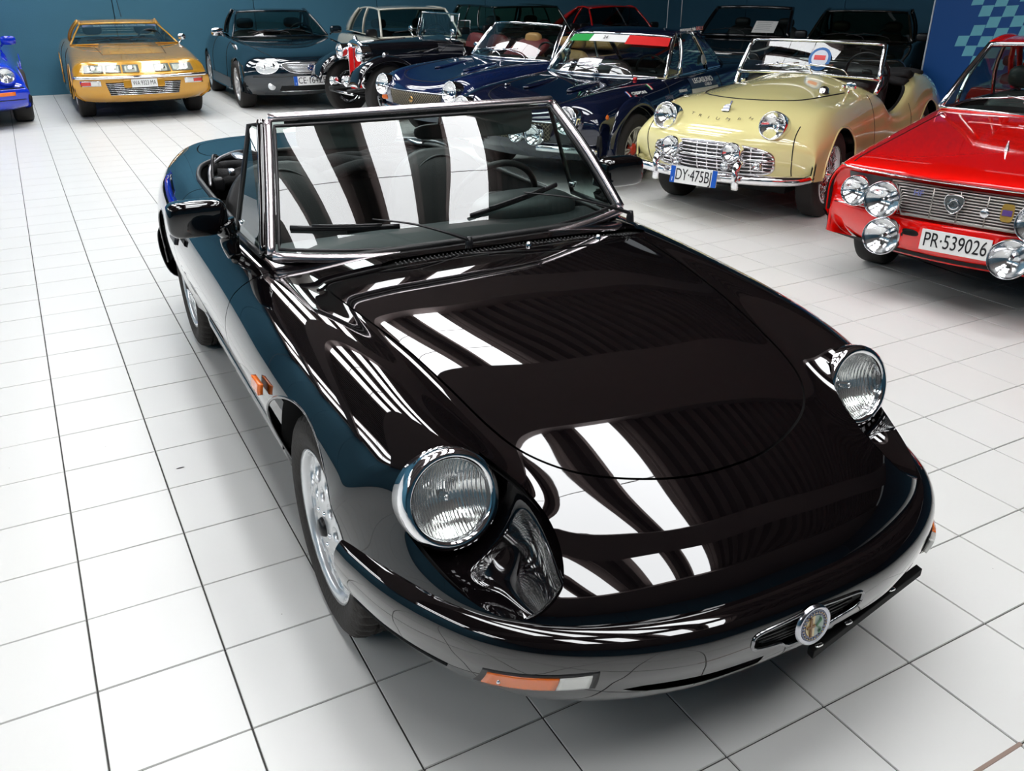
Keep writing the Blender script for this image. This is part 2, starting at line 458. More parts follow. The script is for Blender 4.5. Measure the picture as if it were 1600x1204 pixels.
# ------------------------------------------------------------------ wheels
def tyre(R=.3, w=.19, rr=.2, n=96, grooves=True, wide=True):
    """axis along +x (outer side), hub at origin; tyre with moulded tread"""
    h = w / 2; side = R - rr
    prof = [(rr - .004, h * .80), (rr + .004, h * .90), (rr + side * .25, h * 1.0), (rr + side * .5, h * 1.03), (rr + side * .62, h * 1.02), (rr + side * .64, h * 1.0), (rr + side * .80, h * .95),
            (rr + side * .92, h * .86), (R - .004, h * .76), (R, h * .62)]
    ch = 5 if grooves else 1
    xs = []
    if grooves:
        for c in (.42, .14, -.14, -.42):
            xs += [(R, h * (c + .05)), (R - .011, h * (c + .06)), (R - .011, h * (c - .06)), (R, h * (c - .05))]
    P = prof + xs + [(r, -a) for r, a in reversed(prof)]
    V = []; F = []; k = len(P)
    for i in range(n):
        a = 2 * PI * i / n
        for q, (r, x) in enumerate(P):
            dr = 0
            if grooves and (8 <= q <= k - 9 or q in (7, k - 8)) and i % 3 == 0: dr = -.009
            sk = a + (.03 if x > 0 else -.03) * abs(x) / h if grooves and r > R - .03 else a
            V.append((x, (r + dr) * math.cos(sk), (r + dr) * math.sin(sk)))
    for i in range(n):
        i2 = (i + 1) % n
        for j in range(k - 1): F.append((i * k + j, i * k + j + 1, i2 * k + j + 1, i2 * k + j))
    return V, F
def xl(prof, n=48):
    """lathe about +x: prof (r, x)"""
    V, F = lathe(prof, (0, 0, 1), n=n); V = np.array(V); V = np.stack([V[:, 2], V[:, 0], V[:, 1]], 1)
    return V, F
def barrel(rr, w, n=48):
    h = w / 2
    return xl([(rr - .002, h * .86), (rr + .004, h * .92), (rr - .006, h * .90), (rr - .016, h * .78), (rr - .022, h * .3), (rr - .03, -h * .5), (rr - .01, -h * .85)], n)
def disc_holes(R, holes, dome=.012, nr=22, na=150):
    S = []
    rs = np.linspace(.012, R, nr)
    V = []; F = []
    for i, r in enumerate(rs):
        for j in range(na):
            a = 2 * PI * j / na; V.append((dome * (1 - (r / R) ** 2), r * math.cos(a), r * math.sin(a)))
    for i in range(nr - 1):
        for j in range(na): F.append((i * na + j, (i + 1) * na + j, (i + 1) * na + (j + 1) % na, i * na + (j + 1) % na))
    V = np.array(V); g = np.full(len(V), 1e9)
    for (r, a, q) in holes:
        g = np.minimum(g, np.hypot(V[:, 1] - r * math.cos(a), V[:, 2] - r * math.sin(a)) - q)
    return clip((V, F), -g)
def wheel(parent, loc, side=1, R=.3, w=.19, rr=.2, kind='steel', steer=0., name='wheel', n=64, hero=False):
    """side=+1: outer face towards local +x"""
    ty = obj(name, tyre(R, w, rr, n=144 if hero else 48, grooves=hero), TREAD if hero else RUBBER, parent, loc=loc, rot=(0, 0, (0 if side > 0 else PI) + steer), ang=40)
    h = w / 2
    def sub(nm, vf, m, **k): return obj(nm, vf, m, ty, **k)
    if kind == 'holes':
        sub('rim', join(barrel(rr, w, 64), xl([(rr + .004, h * .92), (rr - .012, h * .80)], 64)), SILVER)
        holes = []
        for i in range(10):
            a = 2 * PI * i / 10; holes.append((rr * .74, a, rr * .150)); 
        for i in range(10):
            a = 2 * PI * (i + .5) / 10; holes.append((rr * .47, a, rr * .095))
        V, F = disc_holes(rr - .010, holes, dome=.02); V = np.array(V); V[:, 0] += h * .70
        sub('rim_face', (V, F), SILVER, thick=.03)
        sub('brake_disc', xl([(.02, h * .1), (rr * .80, h * .1), (rr * .8, h * .0)], 32), mat('brake_iron', (.2, .19, .18), .4, .8))
        sub('hub_cap', xl([(0, h * .70 + .034), (.022, h * .70 + .032), (.027, h * .7 + .022), (.027, h * .7)], 24), BLACK)
        bl = join(*[xf(xl([(0, h * .7 + .024), (.007, h * .7 + .022), (.008, h * .7)], 8), loc=(0, .05 * math.cos(2 * PI * i / 5), .05 * math.sin(2 * PI * i / 5))) for i in range(5)])
        sub('wheel_bolt', bl, CHROME)
    elif kind == 'wire':
        sub('rim', join(barrel(rr, w, 48), xl([(rr + .008, h * .88), (rr + .003, h * .98), (rr - .006, h * .95)], 48)), CHROME)
        sp = []
        for i in range(24):
            for (hx, rx, hr, da) in ((h * .75, h * .35, .034, .30), (h * .1, h * .6, .045, -.34)):
                a = 2 * PI * i / 24 + (.13 if da < 0 else 0); b = a + da * (1 if i % 2 else -1)
                sp.append(tube([(hx, hr * math.cos(a), hr * math.sin(a)), (rx, (rr - .012) * math.cos(b), (rr - .012) * math.sin(b))], .0026, 4))
        sub('spokes', join(*sp), CHROME)
        sub('hub_cap', join(xl([(0, h + .015), (.012, h + .014), (.016, h - .005), (.030, h * .8), (.036, h * .6), (.04, 0), (.04, -h * .5)], 20),
                            *[rbox(h * 1.0, .034 * math.cos(t), .034 * math.sin(t), .012, .03 if abs(math.cos(t)) > .7 else .016, .03 if abs(math.sin(t)) > .7 else .016) for t in (PI / 2, -PI / 2)]), CHROME)
        sub('brake_disc', xl([(.03, -h * .2), (rr * .75, -h * .2), (rr * .78, -h * .6)], 24), DARK)
    elif kind in ('multi', 'five', 'fuchs'):
        N = {'multi': 8, 'five': 5, 'fuchs': 5}[kind]
        sub('rim', barrel(rr, w, 48), SILVER if kind != 'multi' else mat('cream_wheel_paint', (.62, .60, .52), .35, .1, coat=.3))
        m = SILVER if kind != 'multi' else MATS['cream_wheel_paint']; sp = []
        for i in range(N):
            a = 2 * PI * i / N
            for d in ((-.10, .10) if kind != 'fuchs' else (0,)):
                w2 = .011 if kind == 'multi' else .02 if kind == 'five' else .045
                c, s = math.cos(a + d), math.sin(a + d); c0, s0 = math.cos(a + d * .6), math.sin(a + d * .6)
                sp.append(tube([(h * .45, .03 * c0, .03 * s0), (h * .66, .1 * c, .1 * s), (h * .70, (rr - .012) * c, (rr - .012) * s)], [w2, w2, w2 * .8], 6, flat=.7))
        sub('spokes', join(*sp), m)
        sub('hub_cap', xl([(0, h * .78), (.03, h * .76), (.05, h * .6), (.055, h * .3)], 24), mat('hub_red', (.6, .05, .02), .35) if kind == 'multi' else m)
        sub('brake_disc', xl([(.03, 0), (rr * .72, 0), (rr * .72, -h * .4)], 24), mat('brake_iron', (.2, .19, .18), .4, .8))
    else:
        holes = [(rr * .74, 2 * PI * i / 10, rr * .07) for i in range(10)]
        V, F = disc_holes(rr - .01, holes, dome=.03, nr=10, na=60); V = np.array(V); V[:, 0] += h * .45
        sub('rim', join(barrel(rr, w, 32), (V, F)), mat('steel_wheel_paint', (.25, .25, .26), .4, .4))
        sub('hub_cap', xl([(0, h * .9), (.06, h * .84), (.075, h * .6)], 24), CHROME)
    return ty
# ------------------------------------------------------------------ the black open roadster in front
HY = math.radians(-.8137)
hero = empty('roadster', (1.346149, -.330050, 0), HY, 'large glossy black open roadster in the foreground with chrome-ringed headlights', 'car')
HP = paint('black_paint', (.0022, .0016, .0019), .015)
def row(*p): return [list(map(float, q)) for q in p]
NET = [
 row((0,-.895,.470),(.14,-.893,.470),(.28,-.872,.468),(.42,-.830,.466),(.53,-.775,.464),(.62,-.695,.46),(.685,-.595,.455),(.735,-.48,.45),(.765,-.40,.44),(.778,-.34,.43)),
 row((0,-.865,.515),(.14,-.863,.515),(.28,-.842,.514),(.42,-.800,.513),(.53,-.745,.512),(.615,-.668,.512),(.678,-.565,.51),(.728,-.45,.50),(.762,-.37,.48),(.784,-.31,.45)),
 row((0,-.780,.572),(.14,-.776,.572),(.27,-.755,.573),(.39,-.710,.578),(.49,-.665,.588),(.58,-.605,.605),(.655,-.52,.600),(.72,-.41,.575),(.768,-.33,.53),(.795,-.27,.46)),
 row((0,-.660,.625),(.14,-.652,.626),(.29,-.628,.627),(.40,-.590,.632),(.475,-.560,.649),(.56,-.525,.683),(.645,-.47,.678),(.725,-.37,.630),(.780,-.29,.56),(.803,-.23,.46)),
 row((0,-.520,.675),(.15,-.510,.676),(.30,-.490,.674),(.415,-.465,.672),(.480,-.440,.686),(.57,-.425,.722),(.655,-.38,.708),(.735,-.31,.648),(.786,-.24,.56),(.806,-.19,.44)),
 row((0,-.33,.727),(.16,-.325,.726),(.33,-.31,.722),(.445,-.29,.716),(.505,-.28,.722),(.590,-.27,.747),(.672,-.25,.730),(.748,-.20,.662),(.792,-.17,.56),(.806,-.13,.42)),
 row((0,-.08,.773),(.17,-.08,.771),(.34,-.08,.767),(.465,-.07,.759),(.525,-.07,.759),(.605,-.06,.771),(.690,-.05,.748),(.764,-.04,.672),(.800,-.03,.56),(.806,-.02,.38)),
 row((0,.18,.803),(.18,.18,.801),(.36,.18,.796),(.49,.18,.786),(.55,.18,.783),(.620,.18,.787),(.705,.17,.760),(.777,.16,.68),(.804,.15,.56),(.77,.14,.32)),
 row((0,.44,.823),(.19,.44,.821),(.36,.44,.815),(.50,.44,.803),(.565,.44,.799),(.635,.43,.797),(.715,.42,.770),(.784,.41,.69),(.806,.40,.55),(.715,.38,.285)),
 row((0,.68,.834),(.19,.68,.832),(.37,.68,.826),(.52,.68,.814),(.590,.68,.809),(.652,.68,.802),(.722,.68,.776),(.786,.68,.695),(.804,.68,.55),(.705,.68,.285)),
 row((0,.98,.838),(.20,.98,.836),(.38,.98,.830),(.54,.98,.818),(.610,.98,.812),(.668,.98,.803),(.726,.98,.780),(.786,.98,.70),(.802,.98,.55),(.705,.98,.285)),
 row((0,1.35,.826),(.20,1.35,.826),(.38,1.35,.822),(.54,1.35,.814),(.610,1.35,.811),(.672,1.35,.806),(.728,1.35,.782),(.786,1.35,.70),(.800,1.35,.55),(.705,1.35,.285)),
 row((0,1.75,.828),(.20,1.75,.828),(.38,1.75,.826),(.54,1.75,.819),(.610,1.75,.817),(.668,1.75,.812),(.724,1.75,.786),(.782,1.75,.70),(.799,1.75,.55),(.705,1.75,.29)),
 row((0,2.12,.835),(.20,2.12,.835),(.38,2.12,.834),(.53,2.12,.829),(.600,2.12,.827),(.655,2.12,.820),(.714,2.12,.792),(.774,2.12,.70),(.800,2.12,.56),(.790,2.12,.32)),
 row((0,2.45,.842),(.20,2.45,.842),(.37,2.45,.840),(.51,2.45,.836),(.575,2.45,.832),(.632,2.44,.822),(.695,2.43,.792),(.758,2.41,.70),(.790,2.40,.56),(.785,2.38,.34)),
 row((0,2.76,.838),(.20,2.76,.838),(.36,2.76,.836),(.48,2.75,.831),(.545,2.74,.826),(.600,2.72,.815),(.662,2.70,.784),(.728,2.66,.70),(.765,2.62,.56),(.765,2.60,.32)),
 row((0,3.04,.832),(.20,3.035,.832),(.35,3.02,.829),(.45,3.00,.823),(.51,2.98,.815),(.565,2.95,.800),(.620,2.91,.765),(.680,2.86,.68),(.715,2.81,.54),(.715,2.78,.30)),
 row((0,3.10,.812),(.20,3.095,.812),(.34,3.08,.809),(.435,3.06,.803),(.49,3.04,.793),(.54,3.01,.776),(.59,2.97,.74),(.645,2.92,.66),(.68,2.87,.52),(.68,2.84,.29)),
 row((0,3.07,.66),(.20,3.065,.66),(.34,3.05,.66),(.43,3.03,.655),(.48,3.01,.65),(.53,2.98,.64),(.58,2.945,.61),(.63,2.90,.56),(.66,2.86,.45),(.66,2.83,.27)),
 row((0,3.10,.40),(.20,3.095,.40),(.34,3.08,.40),(.43,3.06,.40),(.48,3.04,.40),(.53,3.01,.39),(.575,2.975,.38),(.62,2.93,.36),(.65,2.89,.32),(.655,2.86,.25)),
]
S = fullgrid(bsurf(NET, 300, 90, it=4))
HB = grid(S, flip=True)
HPJ = Proj(HB)
# cut-outs --------------------------------------------------
def arch(V, y, z, r, xmin=.5):
    return np.where(np.abs(V[:, 0]) > xmin, np.hypot(V[:, 1] - y, V[:, 2] - z) - r, 1.)
TEAR = [(.700,-.462),(.709,-.53),(.704,-.59),(.688,-.655),(.65,-.712),(.590,-.750),(.530,-.757),(.486,-.725),(.460,-.66),(.449,-.58),(.455,-.51),(.490,-.463),(.540,-.438),(.593,-.430),(.65,-.437)]
TEARL = smoothline([(*p, 0) for p in TEAR], 96, True)[:, :2]
COCK = [(0,.60),(.30,.615),(.50,.655),(.615,.74),(.638,.95),(.640,1.4),(.636,1.9),(.622,2.12),(.56,2.32),(.42,2.43),(.2,2.47),(0,2.475)]
cl = np.array(COCK); cl = np.vstack([cl, (cl * [-1, 1])[-2:0:-1]])
COCKL = smoothline([(*p, 0) for p in cl], 160, True)[:, :2]
def cone(y):
    s = np.clip((-.47 - np.asarray(y, float)) / .30, 0, 1.3); q = np.sin(PI * np.minimum(s, 1))
    return .593 - .022 * s - .012 * q, .622 - .026 * s, .1125 + .016 * q - .22 * np.maximum(0, s - .95)
def g_open(V):
    g = np.full(len(V), 1.)
    g = np.minimum(g, arch(V, .0, .31, .352)); g = np.minimum(g, arch(V, 2.25, .31, .350))
    a = np.abs(V[:, 0]); up = V[:, 2] > .45
    xc, zc, Rc = cone(V[:, 1]); g = np.minimum(g, np.where(up & (V[:, 1] < -.458), np.hypot(a - xc, V[:, 2] - zc) - Rc, 1.))
    g = np.minimum(g, np.where(V[:, 2] > .74, sdpoly(V[:, :2], COCKL), 1.))
    return g
BODY = clip(HB, g_open, keep_neg=False)
# bonnet outline in plan
HOODP = [(0,-.662),(.12,-.652),(.24,-.612),(.335,-.555),(.405,-.47),(.440,-.37),(.465,-.22),(.495,-.02),(.525,.17),(.548,.33),(.558,.43),(.545,.462),(.50,.470),(.25,.462),(0,.455)]
hp = np.array(HOODP); hp = np.vstack([hp, (hp * [-1, 1])[-2:0:-1]])
HOODL = smoothline([(*p, 0) for p in hp], 200, True)[:, :2]
def g_hood(V): return np.where((V[:, 2] > .55), sdpoly(V[:, :2], HOODL), 1.)
DOORP = [(.735,.86),(.735,.70),(.715,.50),(.722,.39),(.76,.36),(1.2,.355),(1.66,.355),(1.76,.385),(1.80,.45),(1.82,.60),(1.80,.86)]
DOORL = smoothline([(*p, 0) for p in DOORP], 120, True)[:, :2]
def g_door(V): return np.where(np.abs(V[:, 0]) > .63, sdpoly(V[:, 1:3], DOORL), 1.)
VENTP = [(-.34,.490),(-.31,.535),(0,.525),(.40,.535),(.585,.560),(.60,.505),(.3,.485),(0,.480)]
VENTL = smoothline([(*p, 0) for p in VENTP], 80, True)[:, :2]
BOOTP = [(0,2.50),(.42,2.475),(.52,2.60),(.50,2.85),(.43,2.985),(.2,3.015),(0,3.02)]
bp_ = np.array(BOOTP); bp_ = np.vstack([bp_, (bp_ * [-1, 1])[-2:0:-1]]); BOOTL = smoothline([(*p, 0) for p in bp_], 120, True)[:, :2]
def g_boot(V): return np.where((V[:, 2] > .7), sdpoly(V[:, :2], BOOTL), 1.)
GAP = .0028
hood = clip(BODY, lambda V: g_hood(V) + GAP)
rest = clip(BODY, lambda V: g_hood(V) - GAP, keep_neg=False)
door = clip(rest, lambda V: g_door(V) + GAP)
rest = clip(rest, lambda V: g_door(V) - GAP, keep_neg=False)
boot = clip(rest, lambda V: g_boot(V) + GAP); rest = clip(rest, lambda V: g_boot(V) - GAP, keep_neg=False)
rest = clip(rest, lambda V: np.where(V[:, 2] > .7, sdpoly(V[:, :2], VENTL), 1.), keep_neg=False)
obj('body_shell', rest, HP, hero)
obj('bonnet', hood, HP, hero)
for s in (1, -1):
    obj('door', clip(door, lambda V: -s * V[:, 0]), HP, hero)
obj('boot_lid', boot, HP, hero)
inner = clip(BODY, lambda V: np.minimum(np.hypot(V[:, 1], V[:, 2] - .31) - .37, np.where(np.abs(V[:,0])<.47, 1, 1)), keep_neg=False)
obj('inner_shell', offset_shell(*inner, -.014), DARK, hero)
# arch lips
for s in (1, -1):
    for (y0, r) in ((0., .352), (2.25, .350)):
        P = []
        for a in np.linspace(math.radians(-12), math.radians(192), 60):
            p = HPJ.side(s, y0 + r * math.cos(a), .31 + r * math.sin(a))
            if p is not None and abs(p[0]) > .5: P.append(p - np.array([s * .004, 0, 0]))
        if len(P) > 3: obj('arch_lip', tube(P, .005, 8), HP, hero)
        # wheel house lining
        L = []
        for a in np.linspace(math.radians(8), math.radians(172), 30):
            L.append([(s * x, y0 + (r + .006) * math.cos(a), .31 + (r + .01) * math.sin(a)) for x in (.755, .6, .42)])
        obj('wheel_house', grid(np.array(L)), DARK, hero)
# sills
for s in (1, -1):
    Y = np.linspace(.40, 1.86, 12)
    prof = [(.700, .300), (.718, .292), (.716, .262), (.695, .235), (.64, .225)]
    obj('sill_skirt', grid(np.array([[(s * x, y, z) for x, z in prof] for y in Y]), flip=s < 0), HP, hero, thick=.006)
    obj('sill_trim', tube([(s * .716, y, .302) for y in Y], .0045, 6), BLACK, hero)
obj('underbody', box(0, 1.25, .27, 1.25, 3.0, .05), DARK, hero, smooth=False)
# scuttle vent
vent = obj('scuttle_vent', decal(HPJ, 'top', [(-.34, .478), (.60, .478), (.60, .565), (-.34, .565)], -.016, 10), BLACK, hero)
hl = []
for i in range(62):
    x = -.31 + i * .0145
    p = HPJ.top(x, .512 + .004 * math.sin(i), -.010); hl.append(rbox(*p, .005, .022, .006, 3, 8, 4))
    p = HPJ.top(x, .53, -.010); hl.append(rbox(*p, .005, .008, .008, 3, 8, 4))
obj('vent_slats', join(*hl), mat('vent_grey', (.05, .05, .05), .4), vent)
for x in (.13, .40): obj('washer_jet', lathe([(0, .012), (.006, .011), (.009, .004), (.010, -.006)], loc=HPJ.top(x, .478)), CHROME, hero)

# headlights --------------------------------------------------
def lens_mat():
    m = glassmat('headlamp_lens', (.93, .95, .94), 1.3, .03, haze=.10); nt = m.node_tree
    tc = nt.nodes.new('ShaderNodeTexCoord'); w = nt.nodes.new('ShaderNodeTexWave'); w.wave_type = 'BANDS'; w.bands_direction = 'X'
    w.inputs['Scale'].default_value = 55; w.inputs['Distortion'].default_value = .4; bp = nt.nodes.new('ShaderNodeBump'); bp.inputs['Strength'].default_value = .6; bp.inputs['Distance'].default_value = .002
    nt.links.new(tc.outputs['Object'], w.inputs['Vector']); nt.links.new(w.outputs['Fac'], bp.inputs['Height'])
    for n in nt.nodes:
        if n.type in ('BSDF_GLOSSY', 'FRESNEL'): nt.links.new(bp.outputs[0], n.inputs['Normal'])
    r = mat('fluted_reflector', (.93, .93, .92), .10, 1.); nt = r.node_tree
    tc = nt.nodes.new('ShaderNodeTexCoord'); w = nt.nodes.new('ShaderNodeTexWave'); w.wave_type = 'BANDS'; w.bands_direction = 'X'
    w.inputs['Scale'].default_value = 42; w.inputs['Distortion'].default_value = .8; w.inputs['Detail'].default_value = 1
    w2 = nt.nodes.new('ShaderNodeTexNoise'); w2.inputs['Scale'].default_value = 9
    ad = nt.nodes.new('ShaderNodeMath'); ad.operation = 'ADD'
    bp = nt.nodes.new('ShaderNodeBump'); bp.inputs['Strength'].default_value = .35; bp.inputs['Distance'].default_value = .003
    nt.links.new(tc.outputs['Object'], w.inputs['Vector']); nt.links.new(tc.outputs['Object'], w2.inputs['Vector'])
    nt.links.new(w.outputs['Fac'], ad.inputs[0]); nt.links.new(w2.outputs['Fac'], ad.inputs[1])
    nt.links.new(ad.outputs[0], bp.inputs['Height']); nt.links.new(bp.outputs[0], r.node_tree.nodes['Principled BSDF'].inputs['Normal'])
    return m, r
LENS, FLUTE = lens_mat()
LC = np.array([.593, -.492, .622]); LD = np.array([0., -.955, .297]); LD /= np.linalg.norm(LD)
LX = np.array([1., 0, 0]); LY = np.cross(LD, LX) * -1; LY = LY if LY[2] > 0 else -LY
def lamp(parent, c, d, R, name='headlight', ring=CHROME, bez=.02, deep=.06, bulge=.22, lens=None, refl=None, body=None):
    """round lamp facing d: bezel, reflector, lens"""
    c = np.array(c, float); d = np.array(d, float); d /= np.linalg.norm(d)
    b = R - bez
    hl = obj(name, lathe([(R * .97, -deep), (R * 1.0, -deep * .35), (R, 0), (R * .975, .010), (b + bez * .45, .016), (b + .003, .013), (b, .006), (b - .002, -.006)], (0, 0, 1), n=48), ring, parent)
    q = frame_from(d); up = np.array([0, 0, 1.]); x = np.cross(up, d); x /= np.linalg.norm(x); y = np.cross(d, x)
    M = Matrix(((x[0], y[0], d[0], c[0]), (x[1], y[1], d[1], c[1]), (x[2], y[2], d[2], c[2]), (0, 0, 0, 1)))
    hl.matrix_local = M
    pr = [(.004, -b * .62)] + [(b * t, -b * .62 + b * .60 * t * t) for t in np.linspace(.12, 1, 9)]
    obj('reflector', lathe(pr, n=36), refl or REFL, hl)
    obj('bulb', lathe([(0, -b * .20), (b * .09, -b * .22), (b * .11, -b * .34), (b * .10, -b * .55)], n=12), CHROME, hl)
    obj('lens', lathe([(.0005, b * bulge + .004)] + [(b * t, b * bulge * (1 - t * t) + .004) for t in np.linspace(.1, 1, 10)], n=48), lens or LENS, hl)
    return hl
for s in (1, -1):
    # scoop in front of the lamp: a cone cut down into the wing
    c = LC * [s, 1, 1]; SG = []
    for y in np.linspace(-.455, -.86, 46):
        xc, zc, Rc = cone(y); SG.append([(s * (xc + Rc * math.cos(a)), y, zc + Rc * math.sin(a)) for a in np.linspace(0, 2 * PI, 73)])
    SG = np.array(SG); fl_ = SG.reshape(-1, 3); gz = []
    for p in fl_:
        q, _n = HPJ.cast((p[0], p[1], 3), (0, 0, -1)); gz.append(p[2] - q[2] if q is not None else .2)
    VF_ = clip(grid(SG, flip=(s > 0)), np.array(gz) - .0012)
    obj('headlight_scoop', VF_, HP, hero)
    h = lamp(hero, c, LD * [1, 1, 1], .110, deep=.07, bez=.024, refl=FLUTE)
# bumper --------------------------------------------------
BPATH = np.array([(0,-.955),(.13,-.952),(.27,-.936),(.42,-.890),(.55,-.818),(.65,-.722),(.72,-.605),(.768,-.486),(.797,-.37),(.806,-.315)])
def path_eval(P, nn):
    Q = np.vstack([(P * [-1, 1])[1:3][::-1], P]); L = spline_eval(np.c_[Q, np.zeros(len(Q))], 400)[:, :2]; L = L[L[:, 0] >= -1e-9]
    s = np.concatenate([[0], np.cumsum(np.linalg.norm(np.diff(L, axis=0), axis=1))]); t = np.linspace(0, s[-1], nn)
    return np.stack([np.interp(t, s, L[:, 0]), np.interp(t, s, L[:, 1])], 1)
BL = path_eval(BPATH, 70)
BPROF = np.array([(.115,.455),(.090,.468),(.064,.476),(.036,.476),(.012,.461),(.001,.435),(.003,.397),(.012,.364),(.026,.329),(.042,.300),(.064,.276),(.11,.260),(.16,.255)])
bpf = spline_eval(np.c_[BPROF, np.zeros(len(BPROF))], 46)[:, :2]
def loftpath(L, prof, sgn=1, taper=None):
    T = np.gradient(L, axis=0); T /= np.linalg.norm(T, axis=1, keepdims=True); N = np.stack([-T[:, 1], T[:, 0]], 1)   # inward
    N = np.where((N[:, 1:2] < 0), N, N); out = []
    for i in range(len(L)):
        nn = N[i] if True else 0
        k = 1. if taper is None else taper(i / (len(L) - 1))
        out.append([((L[i, 0] + nn[0] * d), L[i, 1] + nn[1] * d, (z - .37) * k + .37) for d, z in prof])
    return np.array(out)
BS = loftpath(BL, bpf); BS[..., 0] = np.where(BS[..., 0] < 0, 0, BS[..., 0])
BSF = np.concatenate([(BS * [-1, 1, 1])[:0:-1], BS]); BB = grid(BSF)
# recesses: grille opening and air slot
def g_gr(V):
    x, z = np.abs(V[:, 0]), V[:, 2]
    pl = [(0,.352),(.045,.357),(.075,.379),(.140,.392),(.152,.413),(.140,.432),(.06,.440),(0,.443)]
    pl = pl + [(-a, b) for a, b in pl[-2:0:-1]]
    return np.where(V[:, 1] < -.8, sdpoly(np.stack([V[:, 0], z], 1), pl), 1.)
def g_slot(V):
    pl = [(.10,.318),(.25,.320),(.36,.330),(.415,.346),(.37,.356),(.25,.354),(.10,.349)]
    return np.where(V[:, 1] < -.7, sdpoly(np.stack([np.abs(V[:, 0]), V[:, 2]], 1), pl), 1.)
BPJ = Proj(BB)
bum = clip(clip(BB, g_gr, keep_neg=False), g_slot, keep_neg=False)
bumper = obj('front_bumper', bum, HP, hero)
obj('bumper_backing', offset_shell(*BB, -.03 if False else .03), DARK, bumper)
for s in (1, -1):
    obj('bumper_end_cap', poly([BSF[-1 if s > 0 else 0][i] for i in range(0, 46, 2)]), BLACK, bumper)
P = np.array([BSF[i][int(46 * .66)] for i in range(len(BSF))])
obj('bumper_groove', tube(P[2:22], .0035, 6), DARK, bumper); obj('bumper_groove', tube(P[-22:-2], .0035, 6), DARK, bumper)
gr = obj('grille', join(*[line_on(BPJ, 'front', [(-.135 + .01 * abs(i - 3), .372 + i * .0115), (0, .372 + i * .0115), (.135 - .01 * abs(i - 3), .372 + i * .0115)], .0035, 24, -.012) for i in range(7)]), BLACK, hero)
gp = [(0,.352),(.045,.357),(.075,.379),(.140,.392),(.152,.413),(.140,.432),(.06,.440),(0,.443)]; gp = gp + [(-a, b) for a, b in gp[-2:0:-1]]
obj('grille_surround', line_on(BPJ, 'front', gp, .0045, 90, .0, closed=True), mat('dark_chrome', (.25, .25, .26), .15, 1.), gr)
bd = BPJ.front(0, .408, .004); by = np.array([0, .10, 1.]); bx = np.array([1., 0, 0])
badge = obj('badge', place(lathe([(.0001, .006), (.036, .006), (.040, .009), (.044, .008), (.046, 0)], n=40), bd, bx, by), mat('badge_silver', (.55, .56, .6), .18, 1.), hero)
obj('badge_ring', place(lathe([(.026, .0075), (.036, .0075)], n=40), bd, bx, by), mat('badge_navy', (.01, .03, .12), .2, coat=1.), badge)
obj('badge_field', place(poly([(.025 * math.cos(a), .025 * math.sin(a), .0078) for a in np.linspace(PI / 2, 1.5 * PI, 20)]), bd, bx, by), mat('badge_ivory', (.66, .52, .26), .3, coat=1.), badge, smooth=False)
obj('badge_field', place(poly([(.025 * math.cos(a), .025 * math.sin(a), .0078) for a in np.linspace(-PI / 2, .5 * PI, 20)]), bd, bx, by), mat('badge_pale_green', (.30, .38, .33), .3, coat=1.), badge, smooth=False)
GOLD = mat('badge_gold', (.75, .55, .22), .25, 1.)
obj('badge_cross', place(join(box(-.012, 0, .0095, .005, .044, .003), box(-.012, .002, .0095, .022, .005, .003)), bd, bx, by), mat('badge_brown', (.22, .12, .05), .3), badge, smooth=False)
sn = [(.010 + .006 * math.sin(t * 9), -.018 + .036 * t, .010) for t in np.linspace(0, 1, 24)]
obj('badge_serpent', place(tube(sn, .0017, 6), bd, bx, by), mat('badge_green', (.10, .22, .12), .3), badge)
obj('badge_laurel', place(join(*[rbox(.031 * math.cos(a), .031 * math.sin(a), .009, .004, .003, .002, 2, 6, 4) for a in np.linspace(0, 2 * PI, 26)]), bd, bx, by), GOLD, badge)
for s in (1, -1):
    tl = obj('indicator', decal(BPJ, 'front', [(s * .630, .322), (s * .525, .350), (s * .525, .391), (s * .630, .372)], .004, 10), ORANGE, hero, thick=.012, label='amber turn lamp in the bumper with a clear inner end')
    obj('clear_lens', decal(BPJ, 'front', [(s * .524, .350), (s * .472, .364), (s * .472, .403), (s * .524, .391)], .004, 8), mat('clear_lens', (.72, .72, .68), .15, coat=.8), tl, thick=.012)
    obj('lamp_surround', decal(BPJ, 'front', [(s * .638, .314), (s * .460, .360), (s * .460, .412), (s * .638, .379)], .0012, 12), BLACK, tl, thick=.003)
    obj('screw', lathe([(0, .003), (.004, .002), (.005, 0)], (0, -1, 0), BPJ.front(s * .610, .353, .006), 10), CHROME, tl)
pb = np.array([(.052, -.936, .272), (.505, -.850, .272), (.508, -.830, .272), (.055, -.916, .272)])
pl_ = obj('plate_bracket', poly([tuple(p) for p in pb], (0, -.012, 1), .022), mat('matt_black', (.006, .006, .006), .7, spec=.2), hero, smooth=False, bevel=.002)
for t in (.05, .3, .7): obj('bracket_clip', rbox(*(pb[0] * (1 - t) + pb[1] * t + (0, .004, .024)), .022, .008, .006), CHROME, pl_)
# side markers
for s in (1, -1):
    q = [(.225, .606), (.300, .606), (.300, .634), (.225, .634)]
    obj('side_marker', decal(HPJ, 'side', q, .008, 8, sx=s), ORANGE, hero, thick=.014)
    obj('door_handle', decal(HPJ, 'side', [(1.60, .662), (1.74, .662), (1.74, .684), (1.60, .684)], .012, 6, sx=s), BLACK, hero, thick=.014)
